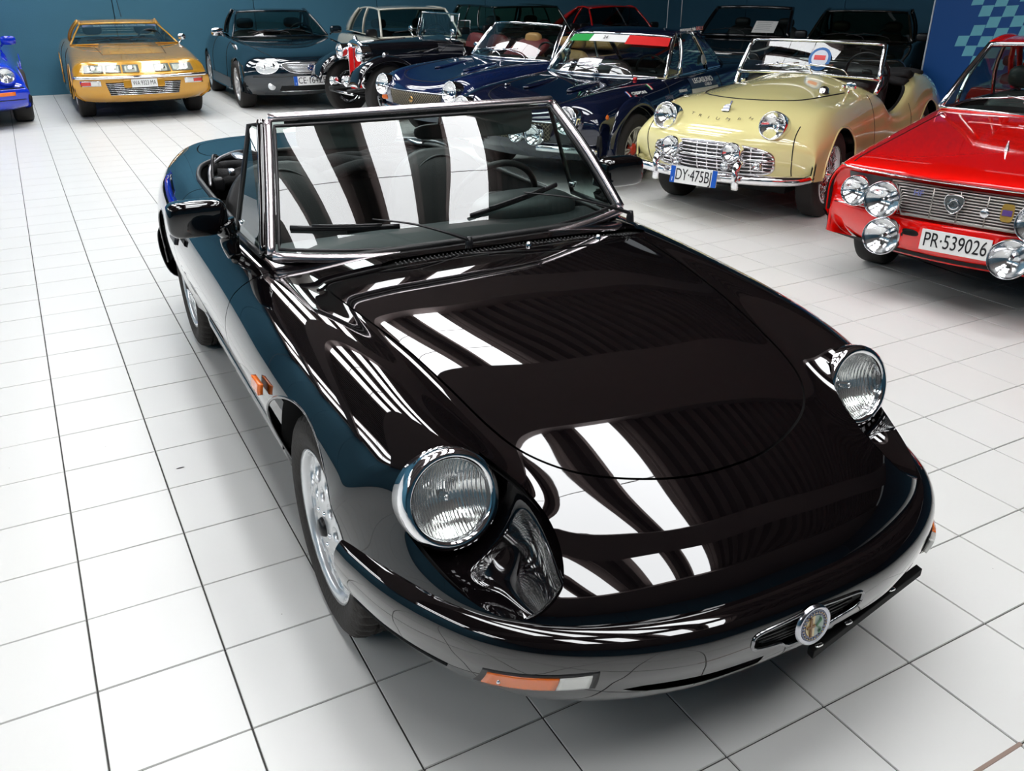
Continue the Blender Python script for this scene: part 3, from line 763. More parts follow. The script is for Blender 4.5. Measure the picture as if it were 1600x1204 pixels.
# windscreen --------------------------------------------------
def wb(x): return np.array([x, .592 + .117 * (abs(x) / .642) ** 2.6, .812 + .026 * (abs(x) / .642) ** 2])
def wt(x): return np.array([x, .985 + .055 * (abs(x) / .532) ** 2.6, 1.190 - .007 * (abs(x) / .532) ** 2])
GX = np.linspace(-1, 1, 41)
WS = np.array([[wb(.642 * u) * (1 - v) + wt(.532 * u) * v + np.array([0, -.012, .012]) * math.sin(PI * v) for u in GX] for v in np.linspace(0, 1, 21)])
ws = obj('windscreen', grid(WS), GLASS, hero, label='raked glass windscreen in a bright metal frame')
PINK = mat('anodised_frame', (.74, .67, .69), .27, 1.)
base_c = [WS[0][i] for i in range(41)]; top_c = [WS[-1][i] for i in range(41)]
lp = [WS[i][0] for i in range(21)]; rp = [WS[i][-1] for i in range(21)]
obj('frame_top', join(tube([p + np.array([0, .004, .012]) for p in top_c], .019, 10, flat=.75)), PINK, ws)
obj('frame_base', tube([p + np.array([0, -.010, -.004]) for p in base_c], .015, 10), PINK, ws)
for P_ in (lp, rp):
    s = 1 if P_[0][0] > 0 else -1
    obj('frame_post', tube([p + np.array([s * .004, -.004, 0]) for p in P_], .0135, 10), PINK, ws)
    obj('frame_post_outer', tube([p + np.array([s * .022, .018, 0]) for p in P_], .014, 10), HP, ws)
ins = lambda P_, v: [p + np.array(v) for p in P_]
def wsp(v, u):
    a, b = min(int(v), 19), min(int(u), 39); fv, fu = v - a, u - b
    return (WS[a][b] * (1 - fu) + WS[a][b + 1] * fu) * (1 - fv) + (WS[a + 1][b] * (1 - fu) + WS[a + 1][b + 1] * fu) * fv
seal = [wsp(.75, u) for u in np.linspace(.6, 39.4, 40)] + [wsp(v, 39.4) for v in np.linspace(1.5, 18.5, 18)] + [wsp(19.2, u) for u in np.linspace(39.4, .6, 40)] + [wsp(v, .6) for v in np.linspace(18.5, 1.5, 18)]
obj('glass_seal', tube(seal, .006, 6, closed=True), BLACK, ws)
obj('header_rail', tube([p + np.array([0, .03, -.006]) for p in top_c[2:-2]], .016, 8, flat=.6), LEATHER, ws)
# rear-view mirror, visors
obj('rear_view_mirror', join(rbox(.06, 1.02, 1.115, .19, .03, .055, 3), tube([(.06, 1.015, 1.135), (.06, 1.0, 1.17)], .006)), BLACK, ws)
for s in (1, -1): obj('sun_visor', rbox(s * .27, 1.035, 1.135, .36, .02, .11, 5), mat('visor_vinyl', (.10, .11, .11), .5), ws)
# wipers on the glass: (blade start, blade end, pivot)
def on_ws(x, v, off=.012):
    i = v * 20; a = int(min(i, 19)); u = (x / (.642 * (1 - v) + .532 * v) + 1) * 20; b = int(min(max(u, 0), 39))
    p = WS[a][b] + (WS[a + 1][b] - WS[a][b]) * (i - a) + (WS[a][b + 1] - WS[a][b]) * (u - b)
    return p + np.array([0, -.68, .73]) * off
for (b0, b1, piv, mid) in (((-.575, .17), (-.245, .165), (-.045, .560, .825), (-.33, .20)), ((.005, .185), (.375, .30), (.615, .600, .828), (.22, .27))):
    bl = [on_ws(b0[0] * (1 - t) + b1[0] * t, b0[1] * (1 - t) + b1[1] * t) for t in np.linspace(0, 1, 12)]
    w = obj('wiper', join(tube(bl, .0055, 6, flat=1.6), tube([p + np.array([0, -.012, .012]) for p in bl[2:-2]], .004, 6)), BLACK, hero)
    a = on_ws(*mid, .03)
    P = np.array(piv); arm = smoothline([a, a * .62 + P * .38 + (0, -.015, .022), a * .3 + P * .7 + (0, -.015, .025), P + (0, 0, .02)], 20)
    obj('wiper_arm', tube(arm, np.interp(np.linspace(0, 1, 20), [0, .6, 1], [.004, .007, .011]), 8, flat=.6), BLACK, w)
    obj('wiper_pivot', lathe([(0, .03), (.010, .028), (.013, .01), (.015, -.01)], loc=piv, n=14), BLACK, w)
# quarter lights
for s in (1, -1):
    q = [np.array([s * .662, .760, .822]), np.array([s * .556, 1.075, 1.170]), np.array([s * .578, 1.130, 1.165]), np.array([s * .672, 1.085, .822])]
    g_ = obj('quarter_light', poly(q), GLASS, hero, smooth=False)
    obj('quarter_frame', join(tube([q[3], q[2], q[1]], .009, 8), tube([q[0], q[3]], .010, 8), tube([q[0], q[1]], .009, 8)), BLACK, g_)
    obj('latch', rbox(s * .655, 1.06, .86, .02, .035, .02), CHROME, g_)
# door mirrors
for s in (1, -1):
    m = obj('door_mirror', rbox(s * .812, .955, .918, .185, .095, .112, 4.5, 28, 18), HP, hero)
    st = smoothline([(s * .735, .955, .895), (s * .722, .952, .85), (s * .722, .94, .815), (s * .716, .925, .785)], 14)
    obj('mirror_arm', tube(st, np.interp(np.linspace(0, 1, 14), [0, .4, 1], [.050, .032, .024]), 14, flat=.8), HP, m)
    obj('mirror_glass', rbox(s * .812, 1.003, .918, .16, .006, .09, 5), CHROME, m)
# cabin --------------------------------------------------
lip = [HPJ.top(*p) for p in COCKL]
lip = [p for p in lip if p is not None]
obj('cockpit_trim', tube([p + np.array([0, 0, .002]) for p in lip], .011, 8, closed=True), LEATHER, hero)
lin = []
for z in (0, .25, .6, 1.):
    lin.append([[p[0] * (1 - .04 * z), p[1], p[2] * (1 - z) + .26 * z] for p in lip] + [[lip[0][0] * (1 - .04 * z), lip[0][1], lip[0][2] * (1 - z) + .26 * z]])
obj('cabin_lining', grid(np.array(lin)), mat('cabin_vinyl', (.012, .012, .012), .6), hero)
obj('cabin_floor', box(0, 1.45, .255, 1.25, 1.9, .02), mat('black_carpet', (.012, .012, .012), .95), hero, smooth=False)
D = []
for v, (y, z) in enumerate([(.60, .79), (.74, .815), (.88, .822), (.97, .80), (1.0, .74), (1.0, .60), (.97, .45)]):
    D.append([(x, y + .02 * (x / .6) ** 2, z - (.01 * (abs(x) / .6) ** 2)) for x in np.linspace(-.615, .615, 17)])
obj('dashboard', grid(np.array(D), flip=True), mat('dash_vinyl', (.03, .032, .033), .45), hero)
obj('instrument_hood', rbox(.36, .93, .825, .42, .22, .13, 2.6, 28, 14), mat('dash_vinyl', (0, 0, 0)), hero)
sw = empty('steering_wheel', (0, 0, 0)); sw.parent = hero
th = np.linspace(0, 2 * PI, 48, endpoint=False)
swc = np.array([.37, 1.20, .79]); swx = np.array([1., 0, 0]); swy = np.array([0, -.42, .91])
obj('wheel_rim', tube([swc + .185 * (math.cos(a) * swx + math.sin(a) * swy) for a in th], .013, 10, closed=True), LEATHER, sw)
obj('wheel_hub', join(place(rbox(0, 0, 0, .12, .10, .04, 3), swc, swx, swy), *[place(tube([(0, 0, 0), (.18 * math.cos(a), .18 * math.sin(a), 0)], .012, 6, flat=.4), swc, swx, swy) for a in (0, PI, -PI / 2)], tube([swc, (.37, .97, .70)], .03)), BLACK, sw)
for s in (.36, -.36):
    seat = empty('seat'); seat.parent = hero
    def cush(w, h, t, c, tilt, name):
        V, F = rbox(0, 0, 0, w, t, h, 3.2, 36, 22); V = np.array(V)
        # pleats and side bolsters
        V[:, 1] -= np.where(V[:, 1] < 0, .022 * np.clip(np.abs(V[:, 0]) / (w / 2), 0, 1) ** 2 - .0, 0)
        V[:, 0] *= 1 - .22 * np.clip(V[:, 2] / (h / 2), 0, 1) ** 2
        return obj(name, xf((V, F), rot=(tilt, 0, 0), loc=c), LEATHER, seat)
    cush(.50, .62, .15, (s, 1.70, .62), math.radians(-16), 'backrest')
    cush(.50, .16, .52, (s, 1.38, .36), math.radians(4), 'cushion')
    # piping
    P = [np.array([s, 1.70, .62]) + np.array(Matrix.Rotation(math.radians(-16), 3, 'X') @ Vector((.228 * math.cos(a) * (1 - .2 * max(0, math.sin(a)) ** 2), -.062, .27 * math.sin(a)))) for a in np.linspace(-.2, PI + .2, 40)]
    P = [p for p in P]
    obj('piping', tube(P, .0045, 6), mat('piping_grey', (.06, .06, .06), .4), seat)
    obj('belt_reel', rbox(s * 1.55, 2.02, .80, .05, .05, .06), BLACK, seat)
# folded hood in the well behind the seats
rng = random.Random(5); fold = []
for k in range(7):
    y0 = 2.08 + k * .05; z0 = .79 + .02 * math.sin(k * 2.1)
    L = [(x, y0 + .03 * math.sin(x * 7 + k), z0 + .02 * math.sin(x * 11 + k * 1.7) - .05 * abs(x) ** 3) for x in np.linspace(-.54, .54, 30)]
    fold.append(tube(L, .034 + .006 * math.sin(k), 10, flat=.8))
st_ = obj('folded_hood', join(*fold), mat('hood_canvas', (.012, .012, .013), .85, bump=(200, .4)), hero)
for s in (1, -1):
    obj('hood_bow', tube(smoothline([(s * .60, 1.98, .80), (s * .56, 2.1, .87), (s * .42, 2.28, .885), (s * .3, 2.36, .86)], 20), .008, 6), mat('grey_steel', (.35, .35, .36), .35, 1.), st_)
    obj('hood_latch', join(rbox(s * .43, 2.17, .885, .05, .16, .02, 3), rbox(s * .50, 2.0, .85, .03, .05, .03)), ALU, st_)
    obj('hood_strap', tube(smoothline([(s * .58, 2.02, .81), (s * .55, 2.12, .90), (s * .50, 2.26, .86), (s * .54, 2.34, .82)], 20), .007, 6), BLACK, st_)
# rear lamps, bumper
for s in (1, -1):
    obj('tail_light', rbox(s * .42, 3.085, .60, .32, .03, .12, 6), REDLENS, hero)
RP = BPATH.copy(); RP = np.array([(0, 3.19), (.2, 3.185), (.4, 3.15), (.56, 3.06), (.68, 2.93), (.745, 2.78), (.78, 2.63)])
RL = path_eval(RP, 40); rpf = spline_eval(np.array([(.10,.505,0),(.03,.50,0),(0,.46,0),(.0,.36,0),(.03,.26,0),(.10,.22,0)], float), 20)[:, :2]
RS = []
T = np.gradient(RL, axis=0); T /= np.linalg.norm(T, axis=1, keepdims=True); N = np.stack([T[:, 1], -T[:, 0]], 1)
for i in range(40): RS.append([(RL[i, 0] + N[i, 0] * d, RL[i, 1] + N[i, 1] * d, z) for d, z in rpf])
RS = np.array(RS); RS[..., 0] = np.maximum(RS[..., 0], 0)
obj('rear_bumper', grid(np.concatenate([(RS * [-1, 1, 1])[:0:-1], RS]), flip=True), HP, hero, thick=.006)
# wheels
for s in (1, -1):
    wheel(hero, (s * .660, 0, .303), s, R=.303, w=.185, rr=.206, kind='holes', hero=True)
    wheel(hero, (s * .640, 2.25, .303), s, R=.303, w=.185, rr=.206, kind='holes', hero=True)
# ------------------------------------------------------------------ helpers for the other cars
def srow(y, bow, zt, xs, zs, xw, zw, xb, zb):
    k = [(0, zt), (.40 * xs, zt + (zs - zt) * .14), (.78 * xs, zt + (zs - zt) * .58), (xs, zs), (xs + .58 * (xw - xs), zs + .24 * (zw - zs)), (xw, zw),
         (.5 * (xw + xb) + .004, .5 * (zw + zb)), (xb, zb)]
    return [[x, y + bow * (x / xw) ** 2, z] for x, z in k]
def body(car, pm, st, arches, cabin_poly=None, nu=90, nv=36, holes=(), it=3, name='body_shell', zcut=.55):
    S = fullgrid(bsurf([srow(*r) for r in st], nu, nv, it)); VF = grid(S, flip=True); pj = Proj(VF)
    def g(V):
        v = np.full(len(V), 1.)
        for (y, z, r) in arches: v = np.minimum(v, arch(V, y, z, r, .45))
        if cabin_poly is not None:
            v = np.minimum(v, np.where(V[:, 2] > zcut, sdpoly(V[:, :2], cabin_poly), 1.))
        for h in holes: v = np.minimum(v, h(V))
        return v
    B = clip(VF, g, keep_neg=False)
    sh = obj(name, B, pm, car)
    obj('inner_shell', offset_shell(*B, -.018), DARK, car)
    for (y, z, r) in arches:
        for s in (1, -1):
            P = [pj.side(s, y + r * math.cos(a), z + r * math.sin(a)) for a in np.linspace(-.15, PI + .15, 40)]
            P = [p for p in P if p is not None and abs(p[0]) > .45]
            if len(P) > 3: obj('arch_lip', tube(P, .008, 6), pm, sh)
    obj('underbody', box(0, (st[0][0] + st[-1][0]) / 2, .26, .9, (st[-1][0] - st[0][0]) * .86, .12), DARK, car, smooth=False)
    return pj
def ring2(pts, n=100): 
    p = np.array(pts, float); p = np.vstack([p, (p * [-1, 1])[-2:0:-1]]); return smoothline([(*q, 0) for q in p], n, True)[:, :2]
def seam(car, pj, mode, pts, r=.004, sx=(1,), name='panel_gap', m=None, closed=False, n=50):
    for s in sx:
        vf = line_on(pj, mode, pts, r, n, 0., sx=s, closed=closed)
        if vf[0] is not None and len(vf[0]): obj(name, vf, m or DARK, car)
def plate(car, c, w, h, text, xd=(1, 0, 0), yd=(0, .15, 1), style='it', name='number_plate', ts=None):
    c = np.array(c, float)
    p = obj(name, place(box(0, 0, 0, w, h, .008), c, xd, yd), WHITEP, car, smooth=False)
    f = ts or h * .98
    tm_ = text_mesh(text, f, .002); tx_ = [v[0] for v in tm_[0]]; wd_ = max(tx_) - min(tx_); tgt = w * (.76 if style == 'eu' else .90)
    obj('plate_text', place(xf(tm_, scale=(min(1., tgt / wd_), 1, 1), loc=(0, 0, .005)), c, xd, yd), BLACKP, p, smooth=False)
    if style == 'eu':
        for s in (-1, 1): obj('plate_band', place(box(s * (w / 2 - w * .05), 0, .0035, w * .10, h, .004), c, xd, yd), BLUEP, p, smooth=False)
        obj('plate_text', place(xf(text_mesh('I', f * .35, .002), loc=(-w * .45, -h * .3, .0065)), c, xd, yd), WHITEP, p, smooth=False)
    return p
def cabin(car, pm, c, closed=True, glass=None, bpill=(), cp=.12, frame=None, seats=None, seatc=((.36, 1.35), (-.36, 1.35)), dash=True, roofm=None, wires=True, drv=.36, rs=(.48,.6)):
    """glasshouse: windscreen, roof, side and rear glass, pillars and seats"""
    gl = glass or GLASSD; fm = frame or pm; U = np.linspace(-1, 1, 17)
    F0 = np.array([(c['xb'] * u, c['yb'] + c['bb'] * u * u, c['zb'] + c.get('cb', .015) * (1 - u * u)) for u in U])
    F1 = np.array([(c['xt'] * u, c['yt'] + c['bt'] * u * u, c['zt'] + c.get('ct', .015) * (1 - u * u)) for u in U])
    W = np.array([F0 * (1 - v) + F1 * v + np.array([0, -.02, .015]) * c.get('bulge', .5) * math.sin(PI * v) for v in np.linspace(0, 1, 7)])
    ws = obj('windscreen', grid(W), gl, car)
    obj('screen_frame', join(tube(F0, c.get('rf', .014), 6), tube(F1, c.get('rf', .014), 6), tube(W[:, 0], c.get('rp', .018), 8), tube(W[:, -1], c.get('rp', .018), 8)), fm, ws)
    if closed:
        rb = c.get('rb', .08)
        R1 = np.array([(c['xr'] * u, c['yr'] - rb * u * u, c['zr'] + c.get('ct', .015) * (1 - u * u)) for u in U])
        R0 = np.array([(c['xrb'] * u, c['yrb'] - rb * u * u, c['zrb']) for u in U])
        Rf = np.array([F1 * (1 - v) + R1 * v + np.array([0, 0, c.get('hump', .03)]) * 4 * v * (1 - v) for v in np.linspace(0, 1, 11)])
        obj('roof', grid(Rf), roofm or pm, car, thick=-.02)
        obj('parcel_shelf', box(0, (c['yrb'] + max([q[1] for q in seatc]) + .25) / 2, c['zb'] - .07, c['xrb'] * 1.8, max(.2, c['yrb'] - max([q[1] for q in seatc]) - .45), .06), LEATHER, car, smooth=False)
        obj('rear_window', grid(np.array([R0 * (1 - v) + R1 * v for v in np.linspace(0, 1, 5)]), flip=True), gl, car)
        for s, k in ((1, -1), (-1, 0)):
            bl = np.array([F0[k] * (1 - t) + R0[k] * t for t in np.linspace(0, 1, 21)]); tl = Rf[:, k]; tl = np.array([[np.interp(t, np.linspace(0, 1, 11), tl[:, d]) for d in range(3)] for t in np.linspace(0, 1, 21)])
            bul = lambda P, v: P + np.array([s * .03 * math.sin(PI * v), 0, 0])
            n_ = max(2, int(round((1 - cp) * 20)))
            G = np.array([[bul(bl[i] * (1 - v) + tl[i] * v, v) for v in np.linspace(0, 1, 6)] for i in range(n_ + 1)])
            sg = obj('side_window', grid(G, flip=s > 0), gl, car)
            obj('roof_rail', tube(tl, .016, 8), roofm or pm, sg)
            obj('belt_trim', tube(bl + [0, 0, -.004], .010, 6), fm, sg)
            Q = np.array([[bul(bl[i] * (1 - v) + tl[i] * v, v) + [s * .006, 0, 0] for v in np.linspace(0, 1, 6)] for i in range(n_, 21)])
            if len(Q) > 1: obj('rear_pillar', grid(Q, flip=s > 0), roofm or pm, car, thick=.03)
            obj('pillar', tube([R0[k] * (1 - v) + R1[k] * v for v in np.linspace(0, 1, 5)], .022, 6), roofm or pm, car)
            for t in bpill:
                i = int(round(t * 20)); P = [bul(bl[i] * (1 - v) + tl[i] * v, v) + [s * .008, 0, 0] for v in np.linspace(0, 1, 6)]
                obj('door_pillar', tube(P, .014, 6), fm, sg)
    sm = seats or LEATHER
    zb = c['zb']; fl_ = obj('cabin_floor', box(0, (c['yb'] + c.get('yend', c['yb'] + 1.6)) / 2 + .1, .36, c['xb'] * 1.75, c.get('yend', c['yb'] + 1.6) - c['yb'] - .1, .02), DARK, car, smooth=False)
    for (x, y) in seatc:
        se = obj('seat', xf(rbox(0, 0, 0, rs[0], .14, rs[1], 3.4, 24, 12), rot=(-.25, 0, 0), loc=(x, y, zb - .22)), sm, car)
        obj('cushion', rbox(x, y - .28, zb - .48, rs[0], .5, .14, 4, 20, 8), sm, se)
        if c.get('head', True): obj('headrest', rbox(x, y + .10, zb + .16, .26, .10, .15, 3, 18, 8), sm, se)
    if dash: obj('dashboard', rbox(0, c['yb'] + c['bb'] * .5 + .17, zb - .06, c['xb'] * 1.8, .34, .16, 5, 24, 8), mat('dash_black', (.012, .012, .013), .5), car)
    th = np.linspace(0, 2 * PI, 28, endpoint=False); sc_ = np.array([drv, c['yb'] + .50, zb + .0]); sy = np.array([0, -.35, .94])
    sw_ = obj('steering_wheel', tube([sc_ + .18 * (math.cos(a) * np.array([1, 0, 0]) + math.sin(a) * sy) for a in th], .012, 6, closed=True), BLACK, car)
    obj('wheel_hub', join(place(rbox(0, 0, 0, .09, .08, .04, 3, 12, 6), sc_, (1, 0, 0), sy), *[place(tube([(0, 0, 0), (.17 * math.cos(a), .17 * math.sin(a), 0)], .01, 5), sc_, (1, 0, 0), sy) for a in (0, PI, -PI / 2)]), BLACK, sw_)
    if wires:
        for x0 in (-.30, .18):
            def onw(u, v):
                i = (u + 1) / 2 * 16; a = int(min(max(i, 0), 15)); f = i - a; p0 = F0[a] * (1 - f) + F0[a + 1] * f; p1 = F1[a] * (1 - f) + F1[a + 1] * f
                return p0 * (1 - v) + p1 * v + np.array([0, -.022, .016]) * (1 + math.sin(PI * v))
            a, b = onw(x0 - .42, .12), onw(x0 + .22, .22)
            w = obj('wiper', tube([a, b], .006, 5), c.get('wm', BLACK), car)
            obj('wiper_arm', tube(smoothline([(a + b) / 2 + (0, -.01, .012), onw(x0 + .34, .06) + (0, -.02, .02), onw(x0 + .44, -.03)], 10), .005, 5), c.get('wm', BLACK), w)
    return ws, F0, F1
def door_mirror(car, x, y, z, m, sx, r=None):
    if r: 
        o = obj('door_mirror', xf(rbox(0, 0, 0, r * 2, .04, r * 1.5, 2.4, 20, 10), loc=(x + sx * .05, y, z + .10)), m, car)
    else: o = obj('door_mirror', rbox(x + sx * .08, y, z + .07, .18, .08, .11, 3.5, 24, 12), m, car)
    obj('mirror_arm', tube([(x - sx * .02, y, z), (x + sx * .04, y, z + .05)], .012, 6), m, o)
    return o
def wheels4(car, track, wb, R, w, rr, kind, steer=0., hub=1.):
    for s in (1, -1):
        wheel(car, (s * track / 2, 0, R), s, R, w, rr, kind, steer); wheel(car, (s * track / 2, wb, R), s, R, w, rr, kind)
def indicator(car, pj, x0, x1, z0, z1, m, name='indicator', off=.006, t=.012):
    return obj(name, decal(pj, 'front', [(x0, z0), (x1, z0), (x1, z1), (x0, z1)], off, 5), m, car, thick=t)
def fbar(pj, x0, x1, z, r, off=.0, n=24, sagf=None, ends=None):
    P = []
    for x in np.linspace(x0, x1, n):
        p = pj.front(x, z, off)
        if p is not None: P.append(p)
    return P
# ================================================================== gold wedge-nosed coupe
c1 = empty('coupe', (1.56, 10.72, 0), math.radians(-1), 'gold wedge-nosed coupe with a full-width glass headlamp panel', 'car')
GOLDP = mat('gold_paint', (.60, .30, .028), .22, .35, coat=1.)
st = [(-.74,.14,.235,.45,.235,.68,.25,.68,.24), (-.83,.14,.30,.45,.30,.75,.33,.77,.30), (-.86,.13,.42,.50,.42,.78,.42,.79,.33), (-.865,.12,.55,.52,.55,.79,.50,.80,.33),
      (-.82,.10,.595,.55,.595,.79,.54,.81,.32), (-.70,.08,.675,.60,.67,.785,.58,.81,.30), (-.55,.04,.73,.62,.725,.78,.62,.81,.28), (0,0,.785,.64,.79,.78,.66,.81,.22), (.45,0,.82,.66,.82,.78,.68,.81,.20),
      (1.0,0,.84,.68,.83,.78,.68,.81,.20), (1.9,0,.86,.67,.85,.79,.68,.82,.21), (2.30,0,.85,.66,.84,.80,.68,.83,.24), (2.60,-.06,.82,.62,.81,.78,.66,.81,.3), (2.72,-.08,.66,.60,.66,.76,.6,.80,.3), (2.72,-.08,.35,.60,.35,.74,.35,.78,.3)]
cab = ring2([(0,.60),(.50,.68),(.655,.85),(.655,1.6),(.60,2.25),(.3,2.40),(0,2.42)])
pj = body(c1, GOLDP, st, [(0,.31,.345),(2.27,.31,.345)], cab)
cabin(c1, GOLDP, dict(xb=.685,yb=.48,bb=.24,zb=.83,rp=.012,rf=.010,xt=.50,yt=1.12,bt=.10,zt=1.065,yr=1.62,xr=.49,zr=1.085,yrb=2.45,xrb=.60,zrb=.86,yend=2.2,head=True), closed=True, glass=GLASS, bpill=(.52,), cp=.30, seatc=((.34,1.35),(-.34,1.35)))
panel = obj('headlamp_cover', decal(pj, 'front', [(-.70,.575),(.70,.575),(.64,.675),(-.64,.675)], .030, 14), glassmat('cover_glass', (.9,.92,.9), 1.1, .02), c1)
LG = mat('lamp_grey', (.33,.34,.30), .25, .3, coat=.5)
for a, b in ((-.66,-.44),(-.42,-.24),(-.22,-.03),(.15,.34),(.36,.62)):
    lg = obj('headlight', decal(pj, 'front', [(a,.585),(b,.585),(b*.97,.665),(a*.97,.665)], .008, 4), LG, c1, thick=.004)
    obj('reflector', place(lathe([(.001,.004),(.03,.010),(.036,.006)], n=20), pj.front((a+b)/2, .622, .010), (1,0,0), (0,.3,1)), REFL, lg)
obj('front_bumper', tube(fbar(pj, -.775, .775, .535, .02, .012, 40), .022, 8, flat=.9), CHROME, c1)
obj('grille_recess', decal(pj, 'front', [(-.40,.325),(.40,.325),(.44,.475),(-.44,.475)], .003, 8), DARK, c1)
for i in range(7): obj('grille_bar', tube(fbar(pj, -.40-.006*i, .40+.006*i, .335+.021*i, .003, .010, 10), .0042, 5), CHROME, c1)
for s in (1, -1):
    il = indicator(c1, pj, s*.50, s*.70, .445, .495, WHITEP, 'side_lamp')
    obj('lamp_frame', decal(pj, 'front', [(s*.49,.438),(s*.72,.438),(s*.72,.502),(s*.49,.502)], .004, 5), CHROME, il, thick=.004)
    indicator(c1, pj, s*.60, s*.71, .450, .490, REDLENS, 'indicator', .010)
    obj('plate_tab', place(rbox(0,0,0,.10,.10,.02,5), pj.front(s*.19+.0,.465,.02), (1,0,0), (0,.1,1)), GOLDP, c1)
    obj('hood_vent', decal(pj, 'top', [(s*.46,.36),(s*.60,.38),(s*.60,.41),(s*.46,.40)], .003, 4), DARK, c1)
plate(c1, pj.front(0,.468,.035), .30, .095, 'WA 9323 MA', ts=.075)
obj('bonnet_bulge', grid(np.array([[pj.top(x, y, .002 + .035 * min(1, (y + .25) / .2) * (1 if abs(x) < .36 else 0)) for x in (-.372,-.37,-.35,-.2,0,.2,.35,.37,.372)] for y in np.linspace(-.25,.46,10)]), flip=True), GOLDP, c1)
seam(c1, pj, 'top', [(-.38,-.30),(-.40,.1),(-.42,.45)], .004); seam(c1, pj, 'top', [(.38,-.30),(.40,.1),(.42,.45)], .004)
seam(c1, pj, 'side', [(.62,.80),(.58,.5),(.66,.26)], .004, (1,-1)); seam(c1, pj, 'side', [(1.62,.83),(1.66,.5),(1.6,.26)], .004, (1,-1))
door_mirror(c1, .72, .85, .80, CHROME, 1, r=.055)
ss = obj('sun_strip', poly([(-.48,1.10,1.030),(.48,1.10,1.030),(.475,1.13,1.058),(-.475,1.13,1.058)], (0,-.3,.2), .004), mat('strip_navy', (.01,.03,.10), .4), c1, smooth=False)
tt = text_mesh('CLUB REGIONALE ALPINE SQUADRA CORSE', .034, .002)
obj('strip_text', place(xf(tt, scale=(1.0,.9,1)), (0,1.108,1.047), (1,0,0), (0,.7,.72)), WHITEP, ss, smooth=False)
obj('aerial', tube([(.06,1.30,1.15),(.02,1.32,1.55)], .004, 5), BLACK, c1)
for k in range(4): obj('rear_louvre', box(0, 2.15+.07*k, 1.02-.03*k, .9, .03, .006), WHITEP, c1, smooth=False)
wheels4(c1, 1.33, 2.27, .31, .20, .175, 'fuchs')

# ================================================================== dark modern roadster coupe with oval lamps
c2 = empty('coupe', (3.70, 10.66, 0), math.radians(-2), 'black hardtop coupe with oval headlamps and silver slatted grille, beside the gold car', 'car')
BLKP = paint('navy_black_paint', (.004, .011, .018), .05)
st = [(-.64,.20,.20,.50,.20,.74,.22,.74,.21), (-.78,.24,.30,.50,.30,.82,.32,.83,.24), (-.82,.25,.42,.52,.42,.84,.42,.84,.26), (-.82,.26,.56,.54,.55,.845,.50,.85,.26),
      (-.74,.26,.66,.58,.645,.84,.56,.855,.25), (-.50,.16,.735,.62,.72,.83,.60,.86,.24), (0,0,.80,.66,.80,.83,.62,.86,.20), (.45,0,.845,.68,.84,.84,.64,.86,.20), (.9,0,.87,.69,.86,.845,.64,.86,.20),
      (1.6,0,.87,.69,.87,.85,.64,.865,.2), (2.1,0,.90,.70,.90,.855,.66,.87,.22), (2.55,-.10,.90,.66,.88,.84,.66,.86,.26), (2.72,-.12,.78,.64,.78,.82,.6,.84,.3), (2.72,-.12,.35,.62,.35,.78,.35,.8,.3)]
cab = ring2([(0,.62),(.50,.68),(.66,.82),(.66,1.5),(.58,1.9),(.3,2.02),(0,2.04)])
pj = body(c2, BLKP, st, [(0,.31,.345),(2.3,.31,.345)], cab)
cabin(c2, BLKP, dict(xb=.70,yb=.52,bb=.22,zb=.875,xt=.53,yt=1.10,bt=.10,zt=1.20,yr=1.58,xr=.52,zr=1.20,yrb=2.05,xrb=.60,zrb=.92,yend=2.0), closed=True, bpill=(), cp=.30, seatc=((.36,1.4),(-.36,1.4)))
WL = mat('lamp_clear', (.72,.74,.74), .08, .2, coat=1.)
for s in (1, -1):
    E = [(s*(.55+.14*math.cos(a)+.02*math.sin(a)), .575+.080*math.sin(a)-.030*math.cos(a)) for a in np.linspace(0, 2*PI, 40, endpoint=False)]
    rows_ = []
    for t in np.linspace(0, 1, 6):
        cc = (s*.55, .575); rows_.append([pj.front(cc[0]+(e[0]-cc[0])*t, cc[1]+(e[1]-cc[1])*t, .004+.016*(1-t*t)) for e in E] + [pj.front(cc[0]+(E[0][0]-cc[0])*t, cc[1]+(E[0][1]-cc[1])*t, .004+.016*(1-t*t))])
    h = obj('headlight', grid(np.array(rows_), flip=s<0), WL, c2)
    obj('lamp_rim', tube([pj.front(e[0], e[1], .004) for e in E], .005, 6, closed=True), CHROME, h)
    for dx in (-.06, .05): obj('projector', place(lathe([(.001,.030),(.03,.026),(.034,.018)], n=20), pj.front(s*(.55+dx), .575-dx*.2, .0), (1,0,0), (0,.2,1)), REFL, h)
    fg = place(lathe([(.001,.012),(.045,.008),(.052,.0)], n=24), pj.front(s*.52, .335, .004), (1,0,0), (0,.2,1)); obj('fog_lamp', fg, WL, c2)
gp = [(-.36,.61),(0,.625),(.36,.61),(.30,.525),(.18,.495),(0,.49),(-.18,.495),(-.30,.525)]; gp = smoothline([(*p,0) for p in gp], 60, True)[:, :2]
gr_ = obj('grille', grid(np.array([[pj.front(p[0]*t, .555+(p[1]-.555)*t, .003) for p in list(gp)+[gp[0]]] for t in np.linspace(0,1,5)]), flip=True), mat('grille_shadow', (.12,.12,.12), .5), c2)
for k in range(6):
    z = .515+.0165*k; xm = .30 - .10*max(0,(.56-z)/.05)
    obj('grille_bar', tube(fbar(pj, -xm, xm, z, .004, .008, 14), .0062, 6, flat=.8), SILVER, gr_)
obj('grille_rim', tube([pj.front(p[0], p[1], .005) for p in gp], .006, 6, closed=True), CHROME, gr_)
bc = pj.front(0,.556,.018)
bg_ = obj('badge', place(lathe([(.001,.006),(.040,.006),(.046,.004),(.050,0)], n=30), bc, (1,0,0), (0,.2,1)), mat('badge_navy', (.01,.03,.12), .2), c2)
